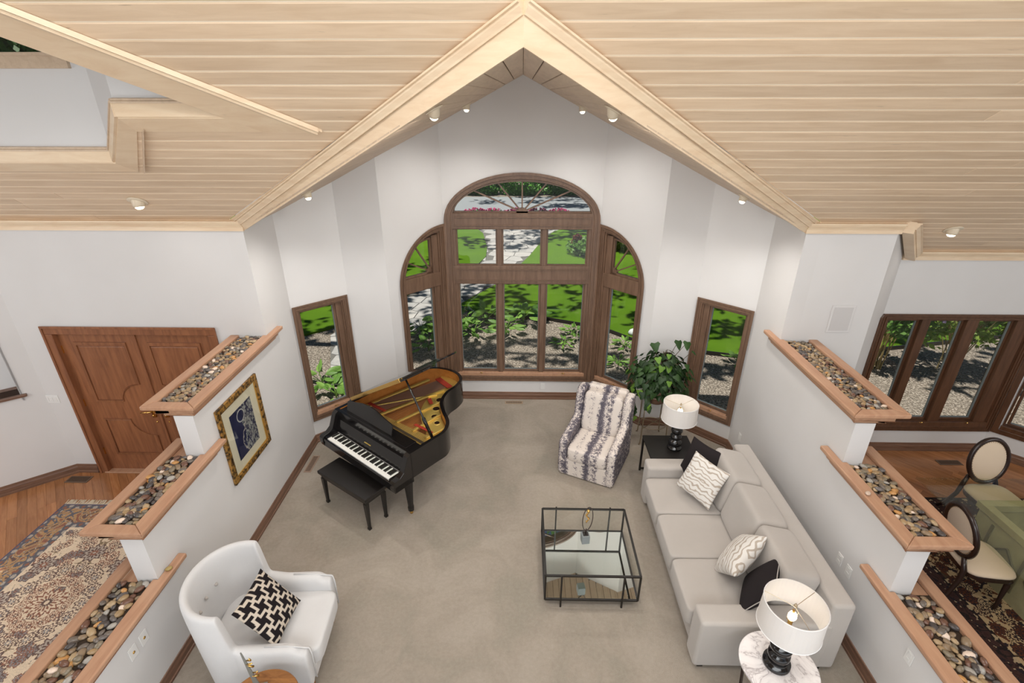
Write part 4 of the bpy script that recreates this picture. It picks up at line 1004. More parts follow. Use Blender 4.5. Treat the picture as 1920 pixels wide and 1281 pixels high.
# ---- white barrel wing chair
wcx = empty('wing_chair', 'white ribbed-fabric curved wing chair with button back', 'armchair', (-2.16, 2.93, 0), R(4))
path = []
for x in (.46, .43, .39, .35, .28, .16, .04, -.06, -.10, -.115, -.135, -.15, -.17, -.19): path.append((x, -.345-.03*max(0, -x/.19), 0))
for i in range(1, 20): a = -math.pi/2-math.pi*i/20; path.append((-.20+.27*math.cos(a), .375*math.sin(a), 1))
for x in (.46, .43, .39, .35, .28, .16, .04, -.06, -.10, -.115, -.135, -.15, -.17, -.19)[::-1]: path.append((x, .345+.03*max(0, -x/.19), 0))
def hgt(x, y):
    if x > .37: return .555
    if x > -.105: return .60+(.025*(.04-x)/.12 if x < .04 else 0)
    if x > -.145: return .625+(-.105-x)/.04*.37
    return .995+min(1, (-.145-x)/.30)*.03
m_ = MB(); prof_n = 9; N_ = len(path)
cxp = -.03
for i, (x, y, _) in enumerate(path):
    if x > -.195: nx_, ny_ = 0, math.copysign(1, y)
    else: q = Vector(((x+.20)*1.35, y)); q.normalize(); nx_, ny_ = q.x, q.y
    H = hgt(x, y); th = .062 if x > -.08 else .040
    lean = lambda z: max(0, z-.42)*.16*(-nx_ if x < 0 else 0)
    pts = [(-th, .30), (-th, .52*H+.15), (-th, H-.045), (-th*.55, H-.01), (0, H), (th*.6, H-.01), (th, H-.045), (th*1.05, .5*H), (th*.8, .17)]
    for o_, z in pts:
        ln = max(0, z-.40)*.10*max(0, -nx_) if x < 0 else 0
        m_.v.append((x+nx_*o_-ln, y+ny_*o_*(1.0), z))
for i in range(N_-1):
    for k in range(prof_n-1): m_.f.append((i*prof_n+k, (i+1)*prof_n+k, (i+1)*prof_n+k+1, i*prof_n+k+1))
m_.f.append(tuple(range(prof_n))[::-1]); m_.f.append(tuple((N_-1)*prof_n+k for k in range(prof_n)))
o = m_.build('curved_back', M_whitefab, wcx, smooth=True); q = o.modifiers.new('s', 'SUBSURF'); q.levels = q.render_levels = 2
MB().superbox((0.04, 0, .36), .47, .30, .10, e=.22, seg=56, rings=20).build('seat_cushion', M_whitefab, wcx, smooth=True)
MB().bb((-.33, -.33, .15), (.46, .33, .30)).build('seat_base', M_whitefab, wcx, bevel=.03, bseg=4)
m_ = MB()
for i in range(N_):
    pass
for y_ in (-1, 1): MB().tube([(.47, y_*.345, .20), (.475, y_*.345, .50), (.465, y_*.345, .565), (.30, y_*.345, .598), (.12, y_*.345, .602)], .006, 6).build('piping', M_whitefab, wcx, smooth=True)
for a in (-24, 0, 24):
    x = -.20+.225*math.cos(R(180+a)); y = .33*math.sin(R(180+a)); MB().sphere((x-.03, y, .76), .015, seg=10, rings=6).build('button', M_sofa, wcx, smooth=True)
for x, y in ((.40, .29), (.40, -.29), (-.33, .25), (-.33, -.25)): MB().lathe([(.014, 0), (.026, .16)], 10).build('leg', M_walnut, wcx, (x, y, 0), (0, R(-6 if x > 0 else 8), 0))
def key(u, v, z):
    # interlocking H/T maze in cream on black
    a, b = (u+v)*5.2, (u-v)*5.2
    a, b = u*6.0, v*6.0
    i, j = math.floor(a), math.floor(b); fu, fv = a-i, b-j
    if (i+j) % 2: fu, fv = fv, 1-fu
    line = (abs(fu-.5) < .13) or (fv < .22 and fu > .37) or (fv > .78 and fu < .63)
    return (.52, .45, .37) if line else (.013, .010, .011)
pillow((-2.09, 2.87, .70), (.27, -.02, -.33), (.03, -.40, -.03), .47, .46, .15, M_vc, 'black pillow with cream geometric maze pattern on the white wing chair', col=key, n=110, corner=.07)

# ---- tie-dye swivel chair
sw = empty('swivel_chair', 'tie-dye patterned swivel armchair in cream and purple-grey', 'armchair', (1.03, 5.70, 0), R(-25.5))
MB().bb((-.36, -.42, .012), (.36, .38, .27)).build('skirt', M_shibori, sw, bevel=.02, bseg=3)
MB().lathe([(.25, 0), (.25, .012)], 24).build('swivel_plate', M_satin, sw)
MB().superbox((0, -.09, .36), .275, .35, .095, e=.2, seg=48, rings=16).build('seat_cushion', M_shibori, sw, smooth=True)
for s_ in (-1, 1):
    m_ = MB()
    prof_ = [(-.43, .03), (-.43, .50), (-.40, .545), (-.05, .60), (.12, .64), (.16, .90), (.19, .985), (.27, 1.02), (.40, 1.01), (.40, .03)]
    xa, xb = sorted((s_*.27, s_*.385))
    m_.hull([(xa, y, z) for y, z in prof_], [(xb, y, z) for y, z in prof_]); m_.build('arm', M_shibori, sw, bevel=.035, bseg=5)
MB().box((0, 0, 0), (.56, .14, .80)).build('backrest', M_shibori, sw, (0, .36, .62), (R(-8), 0, 0), bevel=.04, bseg=4)
MB().superbox((0, 0, 0), .27, .10, .29, e=.3, seg=48, rings=18).build('back_cushion', M_shibori, sw, (0, .215, .70), (R(-12), 0, 0), smooth=True)

# ---- grand piano (local x along the keyboard, y to the tail)
pa = math.atan2(-.618, .786)
pf = empty('grand_piano', 'open black grand piano with gold iron frame by the left wall', 'piano', (-2.50, 5.28, 0), pa)
def bez(p, n_=8):
    out = []
    P = [Vector(q) for q in p]
    for i in range(len(P)-1):
        p0, p1, p2, p3 = P[max(i-1, 0)], P[i], P[i+1], P[min(i+2, len(P)-1)]
        for k in range(n_):
            t_ = k/n_; out.append(tuple(.5*((2*p1)+(-p0+p2)*t_+(2*p0-5*p1+4*p2-p3)*t_*t_+(-p0+3*p1-3*p2+p3)*t_**3)))
    out.append(tuple(P[-1])); return out
curve = bez([(1.46, .62), (1.45, .78), (1.33, .95), (1.12, 1.08), (.94, 1.22), (.83, 1.42), (.80, 1.62), (.72, 1.80), (.55, 1.90), (.35, 1.90), (.16, 1.82), (.04, 1.66), (.01, 1.48)], 6)
outl = [(.0, .22), (1.46, .22)]+curve+[(.0, 1.3)]
cxm, cym = .62, .95
def inset(pts, d):
    out = []; n_ = len(pts)
    for i in range(n_):
        p = Vector(pts[i]); a = (p-Vector(pts[i-1])); b = (Vector(pts[(i+1) % n_])-p)
        if a.length < 1e-6: a = b
        if b.length < 1e-6: b = a
        n1 = Vector((-a.y, a.x)).normalized(); n2 = Vector((-b.y, b.x)).normalized(); m = (n1+n2); m.normalize(); k = 1/max(.5, m.dot(n1))
        out.append((p.x+m.x*d*k, p.y+m.y*d*k))
    return out
inn = inset(outl, .042); nP = len(outl)
m_ = MB(); z0_, z1_ = .66, 1.0
for P_, z in ((outl, z0_), (outl, z1_), (inn, z1_), (inn, z0_+.08)): m_.v += [(p[0], p[1], z) for p in P_]
for r_ in range(2):
    for i in range(nP): j = (i+1) % nP; m_.f.append((r_*nP+i, r_*nP+j, (r_+1)*nP+j, (r_+1)*nP+i))
m_.build('rim', M_black, pf)
m_ = MB(); inn2 = inset(outl, .041)
for z in (z1_-.004, z0_+.08): m_.v += [(p[0], p[1], z) for p in inn2]
inn3 = inset(outl, .0445)
for z in (z1_-.004, z0_+.08): m_.v += [(p[0], p[1], z) for p in inn3]
for i in range(nP): j = (i+1) % nP; m_.f.append((2*nP+i, 2*nP+j, 3*nP+j, 3*nP+i))
m_.build('inner_rim', M_spruce, pf)
MB().prism(inset(outl, .02), .64, .70).build('case_bottom', M_black, pf)
MB().prism(inset(outl, .043), .80, .81).build('soundboard', M_spruce, pf)
# iron frame: perimeter band on the curved side, struts, pin block plate
def band(pts, w1, z, mat, name, th=.016):
    P_ = [Vector(p) for p in pts]; m_ = MB(); L1, L2 = [], []
    for i, p in enumerate(P_):
        d = (P_[min(i+1, len(P_)-1)]-P_[max(i-1, 0)]).normalized(); n_ = Vector((-d.y, d.x)); L1.append(p); L2.append(p+n_*(w1[i] if isinstance(w1, list) else w1))
    for i in range(len(P_)-1):
        m_.hull([(*L1[i], z), (*L1[i+1], z), (*L2[i+1], z), (*L2[i], z)], [(*L1[i], z+th), (*L1[i+1], z+th), (*L2[i+1], z+th), (*L2[i], z+th)])
    m_.build(name, mat, pf); return m_
cur_in = inset(outl, .05)[2:-1]
nC = len(cur_in)
band(cur_in[:int(nC*.80)], [.20+.05*math.sin(i/nC*6) for i in range(int(nC*.80))], .868, M_gold, 'iron_frame')
MB().prism([(.05, .50), (1.40, .50), (1.40, .62), (1.2, .68), (.05, .60)], .865, .882).build('pin_block_plate', M_gold, pf)
for a, b, w_ in (((.10, .58), (.22, 1.62), .045), ((.42, .60), (.60, 1.55), .040), ((.72, .62), (.80, 1.30), .036), ((1.02, .62), (1.02, 1.10), .034), ((1.26, .62), (1.28, .95), .034), ((.16, .62), (.62, 1.40), .022)):
    MB().beam((*a, .893), (*b, .893), w_, .026).build('iron_strut', M_gold, pf, bevel=.006)
for x, y, r_ in ((.86, 1.16, .045), (.98, 1.02, .042), (.74, 1.34, .050), (1.11, .94, .034), (.68, 1.56, .042)):
    m_ = MB().lathe([(r_, .884), (r_+.012, .890), (r_+.020, .884)], 20, cap=False); m_.v = [(v_[0]+x, v_[1]+y, v_[2]) for v_ in m_.v]; m_.build('sound_hole_ring', M_gold, pf, smooth=True)
    MB().lathe([(r_-.002, 0), (r_-.002, .0025)], 20).build('sound_hole', M_esp, pf, (x, y, .8842))
m_ = MB()
for k in range(46):
    f = k/45; m_.beam((.12+1.18*f, .56, .888), (.17+.92*f, 1.60-.70*f**.8, .872), .0022)
m_.build('treble_strings', M_string, pf)['kind'] = 'stuff'
m_ = MB()
for k in range(24):
    f = k/23; m_.beam((.10+.26*f, .60, .900), (.36+.24*f, 1.74-.06*f, .900), .0038)
m_.build('bass_strings', M_string, pf)['kind'] = 'stuff'
for P_ in ([(.30, 1.66), (.62, 1.60), (.64, 1.68), (.32, 1.75)], [(.62, 1.22), (.74, 1.16), (.76, 1.20), (.64, 1.27)], [(.10, .64), (.42, .66), (.42, .70), (.10, .69)], [(.95, .70), (1.25, .72), (1.25, .75), (.95, .74)]):
    MB().prism(P_, .905, .912).build('red_felt', M_felt, pf)
MB().bb((.10, .52, .884), (1.36, .56, .892)).build('tuning_pins', M_nickel, pf)
# stretcher, fallboard, keys
MB().bb((.045, .24, .90), (1.415, .42, .985)).build('stretcher', M_black, pf, bevel=.004)
MB().bb((.0, -.03, .60), (1.46, .24, .685)).build('key_bed', M_black, pf, bevel=.006)
MB().bb((.06, -.035, .68), (1.40, -.012, .715)).build('key_slip', M_black, pf, bevel=.004)
ch_ = [(-.03, .60), (-.045, .66), (-.045, .72), (-.02, .745), (.05, .755), (.11, .80), (.15, .90), (.18, .97), (.235, 1.0), (.24, .60)]
for x in (.0, 1.385):
    MB().hull([(x, y, z) for y, z in ch_], [(x+.075, y, z) for y, z in ch_]).build('cheek', M_black, pf, bevel=.004)
for x in (.075, 1.335): MB().bb((x, -.01, .685), (x+.05, .16, .735)).build('key_block', M_black, pf, bevel=.003)
m_ = MB(); kw = 1.208/52
for k in range(52): m_.bb((.126+k*kw+.0007, -.008, .69), (.126+(k+1)*kw-.0007, .145, .722))
m_.build('white_keys', M_ivory, pf)
m_ = MB()
pat = [0, 2, 3, 5, 6]      # from A
for k in range(51):
    if k % 7 in (0, 2, 3, 5, 6): m_.bb((.126+(k+1)*kw-.006, .045, .715), (.126+(k+1)*kw+.006, .145, .734))
m_.build('black_keys', M_satin, pf)
MB().hull([(.075, .145, .722), (1.385, .145, .722), (1.385, .16, .722), (.075, .16, .722)], [(.075, .20, .90), (1.385, .20, .90), (1.385, .24, .90), (.075, .24, .90)]).build('fallboard', M_black, pf)
MB().bb((.126, .143, .728), (1.334, .147, .742)).build('name_felt', NT('grey_felt', .9, .1, (.25, .24, .23)).m, pf)
m_ = MB()
for i, w_ in enumerate((.012, .016, .012, .012, .016, .012)): m_.bb((.66+i*.021, .165, .815), (.66+i*.021+w_, .176, .822))
m_.build('maker_mark', M_gold, pf)
# music desk
dk = [(-.48, 0), (.40, 0), (.40, .15), (.36, .175), (.24, .195), (.10, .23), (-.04, .24), (-.18, .23), (-.32, .195), (-.44, .175), (-.48, .15)]
m_ = MB().hull([(x, 0, z) for x, z in dk], [(x, .014, z) for x, z in dk]); m_.build('music_desk', M_black, pf, (.66, .275, .990), (R(-14), 0, 0), bevel=.003)
MB().bb((-.62, .0, 0), (.62, .16, .016)).build('music_shelf', M_black, pf, (.72, .255, .986), bevel=.003)
# lid: hinged on the straight side, folded front flap on top
lid = empty('lid', None, None, (.015, 0, 1.012), 0); lid.parent = pf; lid.rotation_euler = (0, R(-31.5), 0)
LP = [(.0, .44), (1.40, .44), (1.44, .66)]+[(p[0]-.0, p[1]) for p in curve[2:]]
MB().prism(LP, 0, .02).build('lid_panel', M_black, lid, bevel=.002)
MB().bb((.02, .46, .0215), (1.40, .84, .0435)).build('front_flap', M_black, lid, bevel=.003)
MB().bb((.06, .432, -.004), (1.30, .458, .044)).build('lid_hinge', M_brass, lid, bevel=.004)
top = Matrix.Rotation(R(-31.5), 4, 'Y') @ Vector((1.33, .50, 0)) + Vector((.015, 0, 1.012))
a_, b_ = Vector((1.40, .60, .985)), top
m_ = MB().tube([a_, a_+(b_-a_)*.33, a_+(b_-a_)*.36, b_], [.020, .022, .012, .011], 10); m_.build('prop_stick', M_black, pf, smooth=True)
for x, y in ((.17, .28), (1.29, .28), (.45, 1.62)):
    lg = MB().lathe([(.036, .05), (.040, .10), (.034, .13), (.048, .36), (.062, .54), (.075, .60), (.085, .66)], 4 if False else 8).build('leg', M_black, pf, (x, y, 0), (0, 0, R(22.5)))
    MB().lathe([(.018, 0), (.022, .02), (.018, .05)], 12).build('caster', M_brass, pf, (x, y, 0), smooth=True)
ly = MB().beam((.62, .42, .66), (.66, .42, .12), .03).beam((.84, .42, .66), (.80, .42, .12), .03).bb((.60, .36, .09), (.86, .48, .15)); ly.build('pedal_lyre', M_black, pf)
for x in (.67, .73, .79): MB().bb((x-.012, .26, .10), (x+.012, .37, .112)).build('pedal', M_brass, pf, bevel=.003)
# bench
ba = math.atan2(4.67-5.15, -1.54+2.24)
bn = empty('piano_bench', 'black rectangular piano bench pulled out from the keyboard', 'bench', (-2.0, 4.755, 0), ba)
MB().bb((-.44, -.165, .445), (.44, .165, .49)).build('bench_top', M_satin, bn, bevel=.008)
MB().bb((-.41, -.14, .385), (.41, .14, .445)).build('apron', M_satin, bn)
for x in (-.39, .39):
    for y in (-.125, .125):
        m_ = MB().hull([(x-.014, y-.014, .03), (x+.014, y-.014, .03), (x+.014, y+.014, .03), (x-.014, y+.014, .03)], [(x-.024, y-.024, .385), (x+.024, y-.024, .385), (x+.024, y+.024, .385), (x-.024, y+.024, .385)])
        m_.bb((x-.018, y-.018, 0), (x+.018, y+.018, .03)); m_.build('leg', M_satin, bn)

# ---- framed art on the left partition
fa = empty('framed_picture', 'gilt-framed dark blue abstract print on the left partition', 'picture', (-2.988, 4.535, 1.335), R(90))
mb = MB(); frame_ring(mb, rect(-.405, -.452, .405, .452), rect(-.345, -.39, .345, .39), -.028, 0); mb.build('frame', M_gilt, fa, bevel=.006)
mb = MB(); frame_ring(mb, rect(-.348, -.393, .348, .393), rect(-.336, -.381, .336, .381), -.022, -.004); mb.build('fillet', M_brass, fa)
MB().bb((-.345, -.010, -.39), (.345, -.004, .39)).build('mat_board', M_mat, fa)
from mathutils import noise as MN
na, nb_ = 110, 140; vs = []; cs = []
for j in range(nb_+1):
    for i in range(na+1):
        x = -.215+.43*i/na; z = -.28+.55*j/nb_; vs.append((x, -.0115, z))
        u, v_ = i/na, j/nb_
        n1 = MN.noise(Vector((u*3.2, v_*3.2, 2.1))); n2 = MN.noise(Vector((u*16, v_*16, 7.3))); n3 = MN.noise(Vector((u*34, v_*34, 1.3)))
        side = u-.50+.22*n1-(v_-.5)*.1
        c = Vector((.022, .022, .060))+Vector((.02, .02, .04))*max(0, n1)
        if side > 0 and n2+n3*.8 > -.02: c = Vector((.42, .40, .38))*(.45+.55*abs(n3*1.6))
        ln = abs(u-.48+.16*math.sin(v_*6)+.05*n2)
        if ln < .016 and v_ < .62: c = Vector((.45, .38, .34))
        rr_ = math.hypot((u-.45)/.16, (v_-.82)/.12)
        if abs(rr_-1) < .09: c = Vector((.50, .46, .44))
        cs.append((*c, 1))
me = bpy.data.meshes.new('print'); me.from_pydata(vs, [], [(j*(na+1)+i, j*(na+1)+i+1, (j+1)*(na+1)+i+1, (j+1)*(na+1)+i) for j in range(nb_) for i in range(na)])
ca = me.color_attributes.new('Col', 'FLOAT_COLOR', 'POINT'); ca.data.foreach_set('color', [q for c in cs for q in c])
link('print', me, M_art, fa)
MB().bb((-.345, -.020, -.39), (.345, -.018, .39)).build('picture_glass', M_glass, fa)

# ---- ivy on metal stand
iv = empty('potted_ivy', 'bushy green ivy plant on a tall thin metal stand in the corner', 'plant', (1.94, 6.30, 0), 0)
for x, y in ((-.20, -.16), (.16, .16), (-.17, .17), (.22, -.06)):
    MB().tube([(x*1.05, y*1.05, 0), (x*.95, y*.95, .03), (x*.9, y*.9, .40), (x*.92, y*.92, .80)], .009, 8).build('stand_leg', M_nickel, iv, smooth=True)
for z, r_ in ((.78, .20), (.26, .18)): MB().tube([(r_*math.cos(a)*1.05, r_*math.sin(a)*.9, z) for a in [2*math.pi*k/24 for k in range(24)]], .006, 6, closed=True).build('stand_ring', M_nickel, iv, smooth=True)
for a, b in (((-.18, -.14, .26), (.15, .14, .26)), ((-.15, .15, .26), (.2, -.05, .26))): MB().beam(a, b, .008).build('stand_brace', M_nickel, iv)
MB().lathe([(.10, .64), (.15, .68), (.17, .86), (.16, .87)], 24).build('pot', MATS['baseboard_wood'], iv, smooth=True)
def leaf_mesh(kind):
    if kind == 'ivy': P_ = [(0, 0), (.34, -.12), (.52, .10), (.36, .38), (.26, .66), (0, 1.0), (-.26, .66), (-.36, .38), (-.52, .10), (-.34, -.12)]
    elif kind == 'hosta': P_ = [(0, 0), (.10, .12), (.19, .35), (.17, .62), (.08, .86), (0, 1), (-.08, .86), (-.17, .62), (-.19, .35), (-.10, .12)]
    m_ = MB(); n_ = len(P_); m_.v = [(0, .38, .05)]+[(x, y, -.10*abs(x)*2-.15*y*y) for x, y in P_]
    m_.f = [(0, 1+i, 1+(i+1) % n_) for i in range(n_)]
    me = bpy.data.meshes.new('leaf'); me.from_pydata(m_.v, [], m_.f)
    for p in me.polygons: p.use_smooth = True
    return me
ivm = leaf_mesh('ivy'); ivm.materials.append(M_ivy); ivy2 = leaf_mesh('ivy'); ivy2.materials.append(M_ivylight)
lr = random.Random(21)
def place_leaf(me, par, p, out, size, droop=.6, name='leaf'):
    o = bpy.data.objects.new(name, me); C.objects.link(o); o.parent = par; o.location = p
    out = Vector(out).normalized(); tip = (out*(1-droop)+Vector((lr.uniform(-.3, .3), lr.uniform(-.3, .3), -droop))).normalized()
    n_ = (out+Vector((lr.uniform(-.4, .4), lr.uniform(-.4, .4), lr.uniform(.1, .6)))); n_ = (n_-tip*n_.dot(tip)).normalized(); x = tip.cross(n_)
    o.rotation_euler = frame_mat(x, tip, n_).to_euler(); s_ = size*lr.uniform(.75, 1.25); o.scale = (s_, s_, s_); return o
stems = MB()
for k in range(285):
    if k < 225:
        th_ = lr.uniform(0, 2*math.pi); ph = math.acos(lr.uniform(-.55, 1)); rr_ = lr.uniform(.72, 1.0)
        d = Vector((math.sin(ph)*math.cos(th_), math.sin(ph)*math.sin(th_), math.cos(ph)))
        p = Vector((d.x*.47*rr_, d.y*.30*rr_, 1.04+d.z*.42*rr_))
    else:
        j = (k-225) % 6; ang = (.2, 2.9, 3.6, 4.3, 5.0, 5.8)[j]; t_ = (k-225)/60
        d = Vector((math.cos(ang), math.sin(ang), -.2)); p = Vector((d.x*(.40+.06*math.sin(k)), d.y*(.24+.04*math.sin(k*2)), .85-.42*t_*(1.0 if j in (1, 2) else .5)))
    place_leaf(ivy2 if lr.random() < .10 else ivm, iv, p, d, .092)
    if k % 6 == 0: stems.tube([(0, 0, .86), (p.x*.5, p.y*.5, p.z+.04), tuple(p)], .004, 5)
for p in ((.34, .05, 1.56), (.20, .0, 1.60), (.42, .02, 1.44), (-.12, .0, 1.56)):
    place_leaf(ivm, iv, Vector(p), Vector((p[0], -.5, .3)), .11); stems.tube([(0, 0, 1.0), (p[0]*.6, p[1], p[2]-.2), p], .004, 5)
stems.build('stems', M_bark, iv)
m_ = MB(); base_leaf = leaf_mesh('ivy')
for k in range(420):
    th_ = lr.uniform(0, 6.283); u = lr.uniform(-.6, .95); rr_ = lr.uniform(.3, .86); s2 = math.sqrt(1-u*u)
    p = Vector((.45*s2*math.cos(th_)*rr_, .28*s2*math.sin(th_)*rr_, 1.02+.40*u*rr_)); d = Vector((math.cos(th_), math.sin(th_), -.7)).normalized()
    n_ = Vector((lr.uniform(-1, 1), lr.uniform(-1, 1), 1.2)); n_ = (n_-d*n_.dot(d)).normalized(); fm = frame_mat(d.cross(n_), d, n_)
    m_.add([fm @ (v_.co*.085)+p for v_ in base_leaf.vertices], [tuple(q.vertices) for q in base_leaf.polygons])
m_.build('inner_foliage', M_ivy, iv, raw=True)['kind'] = 'stuff'

# ---- dining set
dt = empty('dining_table', 'rectangular glass dining table on a khaki box pedestal', 'table', (5.35, 3.60, 0), 0)
MB().bb((-.95, -1.35, .735), (1.05, .965, .752)).build('glass_top', M_dglass, dt, bevel=.004)
bx0, bx1, by0, by1 = -.53, .55, -.95, .64
m_ = MB(); 
for a, b in (((bx0, by1-.09), (bx1, by1)), ((bx0, by0), (bx1, by0+.09)), ((bx0, by0+.09), (bx0+.09, by1-.09)), ((bx1-.09, by0+.09), (bx1, by1-.09))): m_.bb((*a, .66), (*b, .733))
m_.build('top_frame', M_khaki, dt, bevel=.003)
m_ = MB().bb((bx0+.03, by1-.05, 0), (bx1-.03, by1-.03, .66)).bb((bx0+.03, by0+.03, 0), (bx1-.03, by0+.05, .66)).bb((bx0+.03, by0+.05, 0), (bx0+.05, by1-.05, .66)).bb((bx1-.05, by0+.05, 0), (bx1-.03, by1-.05, .66))
m_.build('pedestal', M_khaki, dt)
m_ = MB()
for y in (-.80, -.40, .0, .40): m_.bb((bx0+.018, y, .12), (bx0+.032, y+.03, .60)); m_.beam((bx0+.022, y+.06, .36), (bx0+.022, y+.20, .50), .02, .02).beam((bx0+.022, y+.20, .50), (bx0+.022, y+.34, .36), .02, .02).beam((bx0+.022, y+.06, .36), (bx0+.022, y+.20, .22), .02, .02).beam((bx0+.022, y+.20, .22), (bx0+.022, y+.34, .36), .02, .02)
m_.build('fretwork', NT('fretwork_dark_khaki', .5, .4, (.13, .11, .06)).m, dt)  # bars in a darker khaki than the pedestal
def oval_chair(loc, rz, lab):
    c = empty('dining_chair', lab, 'chair', loc, rz, 'oval-back dining chairs around the glass table')
    rx, rz_ = .215, .265; pts = [(rx*math.cos(a), 0, rz_*math.sin(a)) for a in [2*math.pi*k/36 for k in range(36)]]
    t_ = R(12); bz = .78
    tilt = lambda p: (p[0], -.24-p[1]-(p[2])*math.sin(t_), bz+p[2]*math.cos(t_))
    MB().tube([tilt(p) for p in pts], .026, 8, closed=True).build('back_frame', M_esp, c, smooth=True)
    m_ = MB().sphere((0, 0, 0), rx-.012, .030, rz_-.012, 28, 12); m_.v = [tilt(v_) for v_ in m_.v]; m_.build('back_pad', M_cream, c, smooth=True)
    m_ = MB()
    for k in range(48): a = 2*math.pi*k/48; 
    for k in range(48):
        a = 2*math.pi*k/48
        for s_ in (-1, 1): m_.sphere(tilt(((rx-.028)*math.cos(a), s_*.012, (rz_-.028)*math.sin(a))), .0042, seg=5, rings=3)
    m_.build('nail_trim', M_brass, c)['kind'] = 'stuff'
    seat = [(.25*math.copysign(abs(math.cos(a))**.6, math.cos(a)), .23*math.copysign(abs(math.sin(a))**.6, math.sin(a))+.02) for a in [2*math.pi*k/32 for k in range(32)]]
    MB().prism([(x*1.02, y*1.02) for x, y in seat], .395, .45).build('seat_frame', M_esp, c, bevel=.01)
    MB().superbox((0, .02, .455), .25, .235, .045, e=.5, ez=.8, seg=40, rings=12).build('seat', M_cream, c, smooth=True)
    for s_ in (-1, 1):
        MB().tube([(s_*.15, -.235, .58), (s_*.19, -.22, .46), (s_*.20, -.23, .32), (s_*.22, -.30, .10), (s_*.235, -.36, 0)], [.020, .026, .024, .020, .016], 8).build('back_leg', M_esp, c, smooth=True)
        MB().lathe([(.012, 0), (.014, .03), (.022, .06), (.014, .08), (.026, .34), (.018, .36), (.03, .40)], 10).build('front_leg', M_esp, c, (s_*.20, .19, 0), smooth=True)
    return c
oval_chair((5.40, 4.60, 0), R(180), 'oval-back cream dining chair behind the far edge of the glass table')
oval_chair((4.50, 3.735, 0), R(-97), 'oval-back cream dining chair nearest the right partition, seen from behind')

